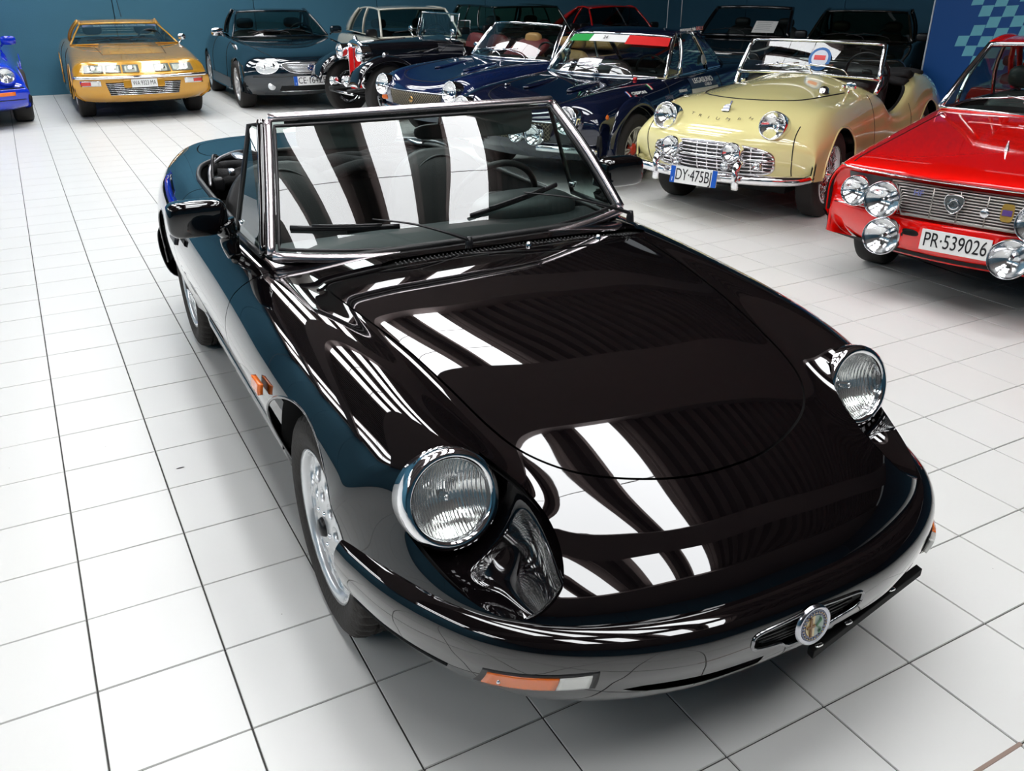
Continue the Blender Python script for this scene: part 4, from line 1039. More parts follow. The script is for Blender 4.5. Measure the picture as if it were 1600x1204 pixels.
obj('badge_star', place(join(tube([(.042*math.cos(a),.042*math.sin(a),.010) for a in np.linspace(0,2*PI,30)], .004, 5), *[poly([(0.007*math.cos(a+1.57),.007*math.sin(a+1.57),.011),(.042*math.cos(a),.042*math.sin(a),.011),(.007*math.cos(a-1.57),.007*math.sin(a-1.57),.011)]) for a in (PI/2, PI/2+2*PI/3, PI/2-2*PI/3)]), bc, (1,0,0), (0,.2,1)), CHROME, bg_, smooth=False)
plate(c2, pj.front(0,.40,.02), .50, .115, 'CE·164ZE', style='eu')
obj('lower_intake', decal(pj, 'front', [(-.42,.27),(.42,.27),(.40,.335),(-.40,.335)], .003, 8), DARK, c2)
obj('bumper_strip', tube(fbar(pj, -.74, .74, .455, .004, .004, 40), .006, 5), BLACK, c2)
obj('lip_trim', tube(fbar(pj, -.40, .40, .262, .004, .004, 30), .005, 5), CHROME, c2)
seam(c2, pj, 'top', [(-.66,.50),(-.62,0),(-.50,-.45),(-.36,-.70),(0,-.76),(.36,-.70),(.50,-.45),(.62,0),(.66,.50)], .004)
seam(c2, pj, 'side', [(.66,.84),(.62,.5),(.7,.25)], .004, (1,-1)); seam(c2, pj, 'side', [(1.66,.86),(1.72,.5),(1.66,.26)], .004, (1,-1))
for s in (1,-1):
    door_mirror(c2, s*.80, .90, .88, CHROME if s<0 else BLKP, s)
    obj('sill_panel', decal(pj, 'side', [(.42,.22),(1.86,.22),(1.86,.36),(.42,.36)], .006, 8, sx=s), mat('grey_sill', (.25,.26,.27), .3, .3), c2)
wheels4(c2, 1.50, 2.3, .31, .215, .215, 'five')

# ================================================================== royal blue rear-engined car at the left edge
c3 = empty('sports_car', (-.56, 10.62, 0), math.radians(1), 'royal blue sports car with round headlamps, cut off by the left edge', 'car')
RBLU = paint('royal_blue_paint', (.006,.035,.55), .08)
st = [(-.70,.20,.20,.45,.20,.72,.22,.73,.22), (-.86,.22,.26,.45,.26,.78,.27,.79,.24), (-.90,.22,.38,.50,.38,.80,.38,.80,.28), (-.89,.22,.46,.52,.46,.80,.44,.805,.30), (-.80,.20,.50,.54,.52,.79,.47,.80,.30),
      (-.66,.14,.545,.56,.66,.77,.54,.80,.30), (-.40,.06,.62,.57,.735,.77,.56,.80,.28), (0,0,.70,.58,.77,.78,.58,.80,.26), (.45,0,.79,.60,.80,.79,.6,.80,.22), (1.1,0,.84,.66,.83,.80,.62,.80,.22), (1.8,0,.86,.68,.86,.83,.64,.83,.24), (2.25,0,.86,.66,.86,.86,.64,.86,.28), (2.6,-.1,.78,.62,.78,.84,.6,.84,.3), (2.76,-.15,.6,.6,.6,.78,.5,.8,.3)]
cab = ring2([(0,.56),(.46,.64),(.60,.8),(.61,1.5),(.5,2.0),(0,2.15)])
pj = body(c3, RBLU, st, [(0,.31,.345),(2.25,.31,.35)], cab)
cabin(c3, RBLU, dict(xb=.62,yb=.48,bb=.20,zb=.83,xt=.50,yt=.98,bt=.10,zt=1.19,yr=1.5,xr=.50,zr=1.20,yrb=2.2,xrb=.55,zrb=.88,yend=2.0), closed=True, bpill=(.5,), cp=.25)
for s in (1, -1):
    lamp(c3, (s*.60,-.735,.605), (s*.05,-.86,.50), .105, bez=.014, ring=RBLU, refl=REFL, deep=.10)
    indicator(c3, pj, s*.48, s*.66, .385, .425, ORANGE, t=.008)
    door_mirror(c3, s*.66, .80, .84, RBLU, s)
obj('bumper_line', tube(fbar(pj, -.76, .76, .462, .004, .002, 40), .008, 5), BLACK, c3)
obj('bumper_line', tube(fbar(pj, -.76, .76, .335, .004, .002, 40), .005, 5), DARK, c3)
wheels4(c3, 1.42, 2.25, .31, .22, .20, 'fuchs')

# ================================================================== cream coupe, dark estate and red coupe in the row along the wall
def saloon(name, loc, rz, label, pm, c, st, arches, cabp, wb=2.4, track=1.36, R=.30, extra=None, glass=None, bp=(.5,), cp=.08, kind='steel', frame=None, seatm=None):
    car = empty(name, loc, rz, label, 'car')
    pj = body(car, pm, st, arches, ring2(cabp), nu=60, nv=28)
    cabin(car, pm, c, closed=True, glass=glass, bpill=bp, cp=cp, frame=frame, seats=seatm)
    for s in (1, -1):
        lamp(car, pj.front(s*.52, c['zb']-.27, -.01), (0,-1,.1), .085, bez=.01)
        door_mirror(car, s*(c['xb']+.04), c['yb']+c['bb']+.12, c['zb'], BLACK, s)
    obj('grille_recess', decal(pj, 'front', [(-.38,c['zb']-.34),(.38,c['zb']-.34),(.38,c['zb']-.20),(-.38,c['zb']-.20)], .004, 6), DARK, car)
    obj('front_bumper', tube(fbar(pj, -.74,.74,c['zb']-.42,.03,.03,30), .035, 8), CHROME if kind == 'steel' else BLACK, car)
    wheels4(car, track, wb, R, .18, .18, kind)
    return car, pj
def sst(zh, zb, wbase, tail, w=.80):
    return [(-.66,.10,.26,.5,.26,w-.05,.27,w-.05,.25), (-.74,.08,.36,.5,.36,w-.02,.38,w-.02,.28), (-.76,.08,zh-.14,.55,zh-.14,w-.01,.5,w-.01,.3), (-.74,.08,zh-.03,.62,zh-.03,w,.56,w,.3), (-.62,.06,zh,.64,zh-.01,w,.58,w,.28),
            (0,0,zh+.04,.66,zh+.02,w,.58,w,.22), (.5,0,zb,.68,zb-.02,w,.6,w,.2), (1.2,0,zb+.01,.70,zb-.01,w,.6,w,.2), (wbase,0,zb+.01,.70,zb,w,.6,w,.22), (tail-.2,-.05,zb-.01,.68,zb-.02,w-.01,.58,w-.01,.26), (tail-.05,-.05,zb-.08,.66,zb-.09,w-.02,.55,w-.02,.28), (tail,-.05,.40,.62,.40,w-.04,.4,w-.04,.28)]
CREAM = paint('cream_paint', (.66,.64,.54), .12)
c4, pj4 = saloon('coupe', (5.85, 10.68, 0), math.radians(-2), 'cream two-door coupe with black side glass, behind the vintage black car', CREAM,
    dict(xb=.665,yb=.30,bb=.13,zb=.83,xt=.56,yt=.73,bt=.08,zt=1.215,yr=1.95,xr=.54,zr=1.205,yrb=2.5,xrb=.60,zrb=.87,yend=2.2,ct=.02), sst(.72,.82,2.3,2.76,.79), [(0,.30,.33),(2.3,.30,.33)],
    [(0,.38),(.5,.42),(.64,.54),(.64,1.9),(.58,2.4),(0,2.45)], wb=2.3, glass=GLASSD, bp=(.50,), cp=.10)
GREENB = paint('dark_green_paint', (.006,.013,.012), .08)
c5, pj5 = saloon('estate_car', (7.80, 10.35, 0), math.radians(-2), 'dark boxy estate car with a flat roof, behind the open navy roadster', GREENB,
    dict(xb=.69,yb=.50,bb=.10,zb=.86,xt=.60,yt=.90,bt=.06,zt=1.235,yr=2.45,xr=.59,zr=1.24,yrb=2.75,xrb=.66,zrb=.88,yend=2.6,ct=.012,hump=.015), sst(.76,.84,2.35,2.98,.80), [(0,.30,.33),(2.35,.30,.33)],
    [(0,.56),(.5,.6),(.66,.7),(.66,2.5),(.6,2.7),(0,2.75)], wb=2.35, glass=glassmat('estate_glass', (.55,.66,.50), 1.), bp=(.33,.66), cp=.04)
REDP2 = paint('dark_red_paint', (.42,.008,.006), .08)
c6, pj6 = saloon('fastback_coupe', (9.80, 10.55, 0), math.radians(-1), 'red fastback coupe by the back wall, behind the navy hardtop roadster', REDP2,
    dict(xb=.64,yb=.52,bb=.18,zb=.84,xt=.50,yt=.98,bt=.10,zt=1.19,yr=1.55,xr=.49,zr=1.19,yrb=2.3,xrb=.56,zrb=.88,yend=2.2,ct=.03), sst(.70,.83,2.3,2.85,.77), [(0,.30,.33),(2.3,.30,.33)],
    [(0,.58),(.5,.64),(.62,.78),(.62,1.6),(.52,2.2),(0,2.26)], wb=2.3, glass=glassmat('dark_cabin_glass', (.25,.28,.28), 1.), bp=(.5,), cp=.2)

# dark open car with a price card and dark coupe further right
c7 = empty('convertible', (9.60, 8.30, 0), math.radians(-62), 'black open convertible with a white card in its windscreen', 'car')
BK2 = paint('plain_black_paint', (.004,.004,.005), .06)
pj = body(c7, BK2, sst(.74,.84,2.4,3.0,.77), [(0,.31,.34),(2.4,.31,.34)], ring2([(0,.6),(.5,.66),(.66,.8),(.66,1.9),(.5,2.2),(0,2.25)]), nu=60, nv=28)
ws_, F0_, F1_ = cabin(c7, BK2, dict(xb=.70,yb=.50,bb=.16,zb=.86,xt=.60,yt=1.02,bt=.08,zt=1.25,yend=2.1,rf=.025,rp=.032), closed=False, glass=glassmat('smoke_glass', (.30,.36,.36), 1.), wires=True, seatc=((.36,1.55),(-.36,1.55)), rs=(.5,.7))
wheels4(c7, 1.34, 2.4, .31, .20, .20, 'five')
for s in (1,-1): lamp(c7, pj.front(s*.55,.6,-.01), (0,-1,.1), .08)
o = obj('card', box(0,0,0,.34,.25,.004), WHITEP, None, smooth=False)
tag(o, 'white printed card propped in the windscreen of the black convertible', 'card')
t_ = math.radians(-62); p_ = np.array([.36,.585,1.0]); o.location = (9.60+p_[0]*math.cos(t_)-p_[1]*math.sin(t_), 8.30+p_[0]*math.sin(t_)+p_[1]*math.cos(t_), p_[2]); o.rotation_euler = (math.radians(38), 0, t_)
for k in range(5): obj('card_line', box(-.02, .09-.04*k, .003, .24-.03*(k%2), .006, .002), mat('print_grey', (.35,.35,.36), .6), o, smooth=False)
c8, pj8 = saloon('coupe', (10.15, 6.45, 0), math.radians(-56), 'dark green-black coupe behind the yellow roadster, left of the chequered banner', paint('olive_black_paint', (.010,.010,.007), .07),
    dict(xb=.70,yb=.50,bb=.16,zb=.86,xt=.56,yt=1.00,bt=.10,zt=1.23,yr=1.7,xr=.55,zr=1.24,yrb=2.35,xrb=.62,zrb=.88,yend=2.3,rp=.024), sst(.74,.85,2.4,3.1,.79), [(0,.30,.33),(2.4,.30,.33)],
    [(0,.58),(.5,.64),(.66,.76),(.66,1.7),(.6,2.3),(0,2.36)], wb=2.4, track=1.36, glass=glassmat('green_cabin_glass', (.30,.34,.26), 1.), bp=(.5,), cp=.14, kind='five')
c9, pj9 = saloon('small_coupe', (8.9, 2.75, 0), math.radians(-74), 'red car mostly hidden behind the yellow roadster, in front of the banner', REDP2,
    dict(xb=.60,yb=.42,bb=.10,zb=.80,xt=.50,yt=.70,bt=.08,zt=1.0,yr=1.1,xr=.50,zr=1.0,yrb=1.5,xrb=.56,zrb=.80,yend=1.5), [(a*.92, *r) for a, *r in [(x[0] if x[0] < 1.3 else x[0]*.62, *x[1:]) for x in sst(.72,.80,2.2,2.6,.70)]], [(0,.28,.30),(1.3,.28,.30)],
    [(0,.5),(.5,.54),(.56,.6),(.56,1.2),(.5,1.36),(0,1.4)], wb=1.3, track=1.2, R=.28, glass=GLASSD, bp=(), cp=.1)
# ================================================================== navy 124-type roadsters (one open, one with hardtop)
NAVY = paint('navy_paint', (.004,.012,.055), .05)
NAVY2 = paint('midnight_paint', (.003,.006,.022), .05)
TAN = mat('tan_leather', (.50,.25,.085), .5, bump=(120,.15))
PLAINLENS = glassmat('lamp_glass', (.96,.97,.97), 1.4, .02)
def st124(w=.80):
    return [(-.62,.20,.24,.50,.24,w-.06,.25,w-.06,.24), (-.72,.20,.34,.52,.34,w-.02,.36,w-.01,.28), (-.745,.19,.46,.52,.46,w,.45,w,.30), (-.735,.17,.565,.50,.57,w,.53,w+.005,.30),
            (-.65,.12,.625,.52,.66,w,.58,w+.01,.30), (-.45,.04,.69,.56,.735,w,.60,w+.01,.30), (0,0,.765,.58,.78,w,.60,w+.01,.26), (.45,0,.815,.60,.805,w,.60,w,.22), (.85,0,.83,.66,.815,w,.60,w,.21),
            (1.4,0,.83,.67,.82,w,.60,w,.21), (1.95,0,.84,.66,.835,w,.60,w,.22), (2.28,0,.84,.64,.84,w,.60,w+.005,.26), (2.7,-.02,.83,.62,.825,w-.02,.58,w-.01,.28), (3.02,-.05,.80,.60,.79,w-.05,.56,w-.04,.30), (3.08,-.05,.38,.58,.38,w-.07,.38,w-.07,.3)]
def roadster124(name, loc, rz, label, pm, hardtop):
    car = empty(name, loc, rz, label, 'car')
    pj = body(car, pm, st124(), [(0,.30,.345),(2.28,.30,.345)], ring2([(0,.60),(.46,.64),(.61,.76),(.615,1.6),(.56,2.02),(.3,2.12),(0,2.13)]), nu=110, nv=44)
    W, F0, F1 = cabin(car, pm, dict(xb=.665,yb=.50,bb=.20,zb=.815,xt=.56,yt=.86,bt=.14,zt=1.165 if not hardtop else 1.145,yr=1.55,xr=.53,zr=1.165,yrb=2.02,xrb=.60,zrb=.85,yend=2.1,rf=.013,rp=.015,ct=.02,hump=.035,wm=CHROME,head=not hardtop),
          closed=hardtop, glass=GLASS, frame=CHROME, cp=.0 if hardtop else .1, bpill=(.20,.70) if hardtop else (), seats=None if hardtop else TAN, roofm=pm if hardtop else None)
    for s in (1, -1):
        lamp(car, (s*.575,-.700,.585), (0,-.985,.17), .112, deep=.16, bez=.014, lens=PLAINLENS)
    g = [(-.40,.40),(-.45,.47),(-.43,.545),(.43,.545),(.45,.47),(.40,.40)]
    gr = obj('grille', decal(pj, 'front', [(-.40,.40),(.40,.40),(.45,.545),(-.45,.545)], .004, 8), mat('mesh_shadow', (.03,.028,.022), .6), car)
    mesh = []
    for k in range(-20, 34):
        for d in (1, -1):
            a = pj.front(max(-.44, min(.44, -.44+.034*k)), .405, .007); 
            x0 = -.44 + .034*k; x1 = x0 + d*.14; q = []
            for t in np.linspace(0, 1, 5):
                x = x0 + (x1-x0)*t
                if abs(x) < .42: q.append(pj.front(x, .405+.135*t, .007))
            if len(q) > 1: mesh.append(tube(q, .0022, 3))
    tag(obj('grille_mesh', join(*mesh), mat('mesh_bronze', (.32,.28,.2), .35, .9), gr), kind='stuff')
    obj('grille_rim', tube([pj.front(x, .552, .006) for x in np.linspace(-.45,.45,20)], .006, 6), CHROME, gr)
    obj('grille_badge', place(join(lathe([(.001,.006),(.026,.006),(.030,.003),(.032,0)], n=24)), pj.front(0,.475,.012), (1,0,0),(0,.1,1)), mat('badge_bronze', (.5,.3,.12), .25, 1.), gr)
    for s in (1,-1):
        b = obj('front_bumper', tube([pj.front(s*x, .36, .035) for x in np.linspace(.30,.78,12)], .028, 8), CHROME, car)
        obj('side_lamp', place(rbox(0,0,0,.11,.05,.03,3), pj.front(s*.62,.44,.01), (1,0,0),(0,.1,1)), ORANGE if s < 0 else WHITEP, car)
        # bonnet humps
        obj('bonnet_hump', xf(rbox(0,0,0,.14,.50,.030,2.2,20,8), rot=(.10,0,0), loc=tuple(pj.top(s*.24,.02,.002))), pm, car)
    seam(car, pj, 'top', [(-.50,.44),(-.50,0),(-.42,-.5),(0,-.60),(.42,-.5),(.50,0),(.50,.44)], .004)
    seam(car, pj, 'side', [(.64,.79),(.60,.5),(.66,.26)], .004, (1,-1)); seam(car, pj, 'side', [(1.60,.81),(1.66,.5),(1.62,.26)], .004, (1,-1))
    return car, pj, F0, F1
ca, pja, F0a, F1a = roadster124('roadster', (4.52, 6.86, 0), math.radians(-75), 'navy open roadster with tan seats and a bronze mesh grille', NAVY, False)
wheels4(ca, 1.34, 2.28, .29, .17, .175, 'steel')
obj('boot_cover', xf(rbox(0,0,0,1.06,.40,.14,4,24,10), loc=(0,2.16,.92)), TAN, ca)
obj('passenger_cover', xf(rbox(0,0,0,.56,.60,.10,4,24,10), rot=(.5,0,0), loc=(-.33,1.25,.82)), mat('maroon_vinyl', (.16,.02,.025), .5), ca)
for s in (1,-1):
    door_mirror(ca, s*.70, .86, .81, CHROME, s, r=.052)
    q = [(s*.665,.72,.82),(s*.57,1.02,1.16),(s*.655,1.0,.82)]
    g_ = obj('quarter_light', poly(q), GLASS, ca, smooth=False); obj('quarter_frame', tube(q, .006, 5, closed=True), CHROME, g_)
cb, pjb, F0b, F1b = roadster124('hardtop_roadster', (4.42, 4.68, 0), math.radians(-68), 'midnight blue hardtop roadster with a green, white and red sunstrip', NAVY2, True)
for s in (1,-1):
    wheel(cb, (s*.735,0,.29), s, .295, .22, .19, 'multi'); wheel(cb, (s*.735,2.28,.29), s, .295, .22, .19, 'multi')
    # wide arch flares
    for y0 in (0, 2.28):
        L = []
        for a in np.linspace(-.1, PI+.1, 26):
            L.append([(s*(.79+.055*math.sin(PI*t*.5)), y0+(.43-.075*t)*math.cos(a), .30+(.43-.075*t)*math.sin(a)) for t in np.linspace(0,1,5)])
        obj('arch_flare', grid(np.array(L), flip=(s>0)), NAVY2, cb, thick=.01)
    lamp(cb, (s*.36,-.86,.47), (0,-1,.05), .082, bez=.008, deep=.05, lens=PLAINLENS, name='driving_lamp')
    lamp(cb, (s*.20,-.89,.47), (0,-1,.05), .070, bez=.008, deep=.05, lens=PLAINLENS, name='driving_lamp')
    obj('round_marker', place(lathe([(.001,.008),(.018,.006),(.022,0)], n=16), pjb.side(s,-.44,.60,.002), (0,1,0),(0,0,1)) if s<0 else place(lathe([(.001,.008),(.018,.006),(.022,0)], n=16), pjb.side(s,-.44,.60,.002), (0,1,0),(0,0,1)), ORANGE, cb)
    q = [np.array([s*.67,.72,.83]), np.array([s*.575,1.00,1.18]), np.array([s*.665,1.02,.83])]
    obj('quarter_frame', tube(q, .009, 6, closed=True), CHROME, cb)
# sunstrip bands follow the top of the windscreen
def strip_on(F0, F1, u0, u1, v0, v1, off=.004, n=8):
    def pt(u, v):
        i = (u+1)/2*16; a = int(min(max(i,0),15)); f = i-a; p0 = F0[a]*(1-f)+F0[a+1]*f; p1 = F1[a]*(1-f)+F1[a+1]*f
        return p0*(1-v)+p1*v+np.array([0,-.02,.015])*math.sin(PI*v)+np.array([0,-.72,.69])*off
    return grid(np.array([[pt(u, v) for u in np.linspace(u0,u1,n)] for v in (v0,(v0+v1)/2,v1)]))
obj('sun_strip_green', strip_on(F0b,F1b,-.96,-.42,.76,.96), mat('flag_green', (.01,.30,.05), .4), cb)
obj('sun_strip_white', strip_on(F0b,F1b,-.42,.30,.76,.96), mat('flag_white', (.78,.78,.76), .4), cb)
obj('sun_strip_red', strip_on(F0b,F1b,.30,.96,.72,.96), mat('flag_red', (.65,.02,.02), .4), cb)
obj('strip_number', place(xf(text_mesh('24',.05,.002), loc=(0,0,0)), F0b[8]*.14+F1b[8]*.86+np.array([-.05,-.03,.015]), (1,0,0), (0,.75,.66)), BLACKP, cb, smooth=False)
def side_text(car, pj, s, txt, y, z, size, m, sx=1, off=.003, xs=1., name='lettering'):
    p = pj.side(sx, y, z, off); q = pj.side(sx, y+.1, z, off); u = pj.side(sx, y, z+.04, off)
    V = xf(text_mesh(txt, size, .002), scale=(xs,1,1)); return obj(name, place(V, p, (q-p)*sx, u-p), m, car, smooth=False)
side_text(cb, pjb, 1, 'CRISPONI', .17, .735, .05, WHITEP)
fl = [obj('flag_decal', decal(pjb,'side',[(a,.715),(a+.012,.715),(a+.012,.755),(a,.755)],.003,2), m, cb) for a, m in ((-.005,BLUEP),(.007,WHITEP),(.019,MATS['flag_red']))]
fl2 = [obj('flag_decal', decal(pjb,'side',[(a,.745),(a+.014,.745),(a+.014,.785),(a,.785)],.003,2), m, cb) for a, m in ((.36,MATS['flag_green']),(.374,WHITEP),(.388,MATS['flag_red']))]
side_text(cb, pjb, 1, 'DIANE', .60, .665, .045, mat('ghost_grey',(.14,.15,.19),.4)); side_text(cb, pjb, 1, 'FERRARA', .86, .70, .035, WHITEP); side_text(cb, pjb, 1, 'CG', .88, .655, .035, WHITEP)
dp = obj('door_panel', decal(pjb,'side',[(1.00,.53),(1.56,.53),(1.54,.70),(1.02,.70)],.004,8), mat('panel_cream',(.62,.62,.56),.4), cb)
obj('door_panel_head', decal(pjb,'side',[(1.02,.705),(1.54,.705),(1.46,.79),(1.00,.79)],.004,8), mat('panel_slate',(.03,.05,.09),.4), dp)
side_text(cb, pjb, 1, 'LEGASUNO', 1.26, .762, .075, WHITEP, off=.010); side_text(cb, pjb, 1, 'CARLO', 1.34, .722, .04, WHITEP, off=.010)
side_text(cb, pjb, 1, '4  1', 1.30, .60, .16, BLACKP, off=.008)
rt = place(text_mesh('motorsport club', .045, .002), (.575,1.22,1.205), (0,1,0), (-.15,0,1)); obj('roof_lettering', rt, WHITEP, cb, smooth=False)
rt = place(text_mesh('RALLY', .05, .002), (.572,1.46,1.205), (0,1,0), (-.15,0,1)); obj('roof_lettering', rt, mat('sticker_salmon',(.6,.2,.17),.5), cb, smooth=False)
obj('round_sticker', place(lathe([(.0001,.002),(.045,.002),(.047,0)], n=24), (.645,1.45,.93), (0,1,0), (-.2,0,1)), mat('sticker_grey',(.4,.42,.42),.5), cb)
obj('bonnet_pin', rbox(*pjb.top(.52,.42,.012), .035,.035,.03, 3), mat('flag_red',(0,0,0)), cb)
for x in (-.45,.45): obj('bonnet_catch', rbox(*pjb.top(x,-.2,.008), .03,.07,.02,3), CHROME, cb)
obj('aerial', tube([(.45,1.30,1.22),(.40,1.38,1.75)], .004, 5), mat('aerial_grey',(.4,.4,.42),.4,.8), cb)
obj('seat_harness', tube([(.28,1.1,.95),(.45,1.4,1.1)], .012, 6), mat('flag_red',(0,0,0)), cb)

# ================================================================== pale yellow 1950s roadster
YEL = mat('pale_yellow_paint', (.82,.74,.34), .10, coat=1.)
cy = empty('roadster', (5.05, 2.87, 0), math.radians(-67.6), 'pale yellow vintage roadster with chrome grille, spot lamps and wire wheels', 'car')
st = [(-.60,.22,.305,.42,.305,.62,.305,.62,.30), (-.70,.22,.37,.44,.37,.67,.37,.67,.32), (-.745,.21,.50,.46,.50,.69,.48,.695,.35), (-.735,.20,.60,.47,.60,.70,.54,.705,.35),
      (-.66,.18,.69,.48,.67,.70,.58,.71,.34), (-.50,.14,.765,.50,.735,.70,.61,.715,.33), (-.28,.08,.825,.52,.785,.70,.62,.715,.30), (0,.02,.865,.54,.80,.70,.60,.71,.28),
      (.35,0,.905,.53,.80,.69,.58,.70,.25), (.65,0,.925,.50,.82,.67,.58,.69,.235), (.90,0,.925,.52,.82,.66,.57,.69,.23), (1.10,0,.80,.58,.74,.66,.55,.69,.23), (1.30,0,.66,.60,.62,.665,.50,.69,.23), (1.58,0,.68,.60,.65,.68,.50,.70,.24),
      (1.85,0,.80,.56,.80,.70,.58,.705,.27), (2.15,0,.87,.52,.86,.70,.62,.71,.30), (2.45,0,.87,.48,.86,.70,.60,.705,.30), (2.80,-.04,.80,.42,.78,.67,.55,.68,.32), (3.02,-.08,.62,.38,.62,.60,.50,.62,.34), (3.05,-.08,.42,.36,.42,.55,.42,.56,.36)]
cockp = ring2([(0,.93),(.30,.94),(.48,.99),(.56,1.13),(.58,1.5),(.56,1.80),(.40,1.90),(0,1.92)])
pj = body(cy, YEL, st, [(0,.31,.345),(2.235,.31,.335)], cockp, nu=150, nv=56, zcut=.5)
# grille mouth
gm = smoothline([(*p,0) for p in [(-.46,.47),(-.42,.535),(-.22,.57),(0,.58),(.22,.57),(.42,.535),(.46,.47),(.42,.395),(.2,.37),(0,.365),(-.2,.37),(-.42,.395)]], 60, True)[:, :2]
gl_ = list(gm)+[gm[0]]
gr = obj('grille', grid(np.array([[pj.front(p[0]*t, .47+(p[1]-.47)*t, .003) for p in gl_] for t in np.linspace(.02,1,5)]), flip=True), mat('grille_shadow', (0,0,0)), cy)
def xhalf(z):
    xs = [abs(p[0]) for p in gm if abs(p[1]-z) < .012]; return max(xs) if xs else .2
for k in range(8):
    z = .382+.0255*k
    obj('grille_bar', tube(fbar(pj, -xhalf(z), xhalf(z), z, 0, .012, 16), .0075 if k != 4 else .013, 6, flat=.8), ALU if k != 4 else CHROME, gr)
for i in range(-5, 6):
    x = i*.078; zz = [p[1] for p in gm if abs(p[0]-x) < .02]
    if zz: obj('grille_upright', tube([pj.front(x, z, .010) for z in np.linspace(min(zz)+.004, max(zz)-.004, 6)], .0065, 6), ALU, gr)
obj('grille_rim', tube([pj.front(p[0], p[1], .006) for p in gm], .011, 8, closed=True), ALU, gr)
for s in (1,-1):
    lamp(cy, (s*.415,-.635,.712), (s*.02,-.97,.22), .098, deep=.10, bez=.012, lens=PLAINLENS)
    lamp(cy, (s*.235,-.865,.540), (0,-1,.08), .072, deep=.06, bez=.008, lens=PLAINLENS, name='spot_lamp')
    lamp(cy, (s*.19,-.84,.440), (0,-1,.05), .032, deep=.03, bez=.006, lens=PLAINLENS, name='small_lamp')
    lamp(cy, (s*.385,-.755,.450), (0,-1,.05), .032, deep=.03, bez=.006, lens=PLAINLENS, name='side_lamp')
    obj('overrider', tube(smoothline([(s*.31,-.83,.475),(s*.31,-.90,.47),(s*.31,-.925,.40),(s*.31,-.905,.31)], 14), .027, 10, flat=.8), CHROME, cy)
bp2 = smoothline([(-.68,-.50,.365),(-.62,-.66,.365),(-.40,-.80,.365),(0,-.87,.365),(.40,-.80,.365),(.62,-.66,.365),(.68,-.50,.365)], 40)
obj('front_bumper', tube(bp2, .034, 10, flat=1.0), CHROME, cy)
plate(cy, (.0,-.925,.36), .36, .115, 'DY·475BJ', style='eu')
# bonnet shut line, badge and letters
seam(cy, pj, 'top', [(-.47,.55),(-.43,.1),(-.36,-.12),(-.20,-.24),(0,-.28),(.20,-.24),(.36,-.12),(.43,.1),(.47,.55)], .006)
seam(cy, pj, 'front', [(-.56,.36),(-.57,.55),(-.55,.70)], .004); seam(cy, pj, 'front', [(.56,.36),(.57,.55),(.55,.70)], .004)
seam(cy, pj, 'side', [(.80,.80),(.82,.5),(.84,.25)], .003, (1,-1)); seam(cy, pj, 'side', [(1.70,.66),(1.72,.5),(1.66,.25)], .003, (1,-1))
for i, ch in enumerate('TRIUMPH'):
    x = (i-3)*.075; p = pj.top(x, -.625+.10*(abs(x)/.3)**2, .012); q = pj.top(x+.02, -.625+.10*(abs(x)/.3)**2, .004); u = pj.top(x, -.595+.10*(abs(x)/.3)**2, .012)
    obj('letter', place(text_mesh(ch, .040, .004), p, q-p, u-p), CHROME, cy, smooth=False)
bq = pj.top(0,-.50,.006); sh_ = obj('bonnet_badge', xf(join(poly([(-.026,-.02,0),(.026,-.02,0),(.024,.03,0),(0,.045,0),(-.024,.03,0)][::-1],(0,0,1),.012), box(.018,.045,.012,.010,.05,.012)), rot=(.75,0,0), loc=tuple(bq)), mat('badge_navy',(0,0,0)), cy, smooth=False)
obj('badge_trim', xf(join(box(0,-.016,.014,.05,.008,.004), box(0,.012,.014,.044,.006,.004)), rot=(.75,0,0), loc=tuple(bq)), CHROME, sh_, smooth=False)
# windscreen
W, F0, F1 = cabin(cy, YEL, dict(bulge=.15,xb=.60,yb=.88,bb=.06,zb=.905,xt=.56,yt=1.025,bt=.06,zt=1.155,yend=1.8,rf=.014,rp=.018,cb=.02,ct=.012,wm=CHROME,head=False), closed=False, glass=GLASS, frame=CHROME, seatc=((.28,1.52),(-.28,1.52)), rs=(.44,.56))
for s in (1,-1): obj('screen_foot', tube(smoothline([(s*.60,.98,.92),(s*.605,.95,.86),(s*.60,.90,.80)], 8), [.02,.022,.024,.024,.024,.022,.02,.016], 8), CHROME, cy)
stc = obj('round_sticker', strip_on(F0,F1,.05,.40,.14,.72,.004,10), mat('sticker_pale',(.62,.66,.74),.5), cy)
# cut the sticker round
bpy.data.objects.remove(stc)
def disc_on(F0, F1, uc, vc, ru, rv, off):
    def pt(u, v):
        i = (u+1)/2*16; a = int(min(max(i,0),15)); f = i-a; p0 = F0[a]*(1-f)+F0[a+1]*f; p1 = F1[a]*(1-f)+F1[a+1]*f
        return p0*(1-v)+p1*v+np.array([0,-.02,.015])*math.sin(PI*v)+np.array([0,-.72,.69])*off
    return grid(np.array([[pt(uc+ru*t*math.cos(a), vc+rv*t*math.sin(a)) for a in np.linspace(0,2*PI,37)] for t in np.linspace(0,1,4)]))
sk = obj('round_sticker', disc_on(F0,F1,.18,.42,.155,.34,.004), mat('sticker_blue',(.02,.13,.38),.45), cy)
obj('sticker_field', disc_on(F0,F1,.18,.42,.115,.25,.006), mat('sticker_pale',(0,0,0)), sk)
obj('sticker_band', strip_on(F0,F1,.10,.26,.36,.50,.008,4), mat('flag_red',(0,0,0)), sk)
obj('bonnet_cap', place(lathe([(.001,.05),(.022,.045),(.036,.03),(.036,.004),(.044,0)], n=20), pj.top(.40,.30,0), (1,0,0),(0,1,0)), CHROME, cy)
obj('scuttle_mirror', join(tube([pj.top(.50,.52,0), pj.top(.50,.52,.05)], .008), rbox(*pj.top(.50,.52,.075), .08,.03,.06,3)), CHROME, cy)
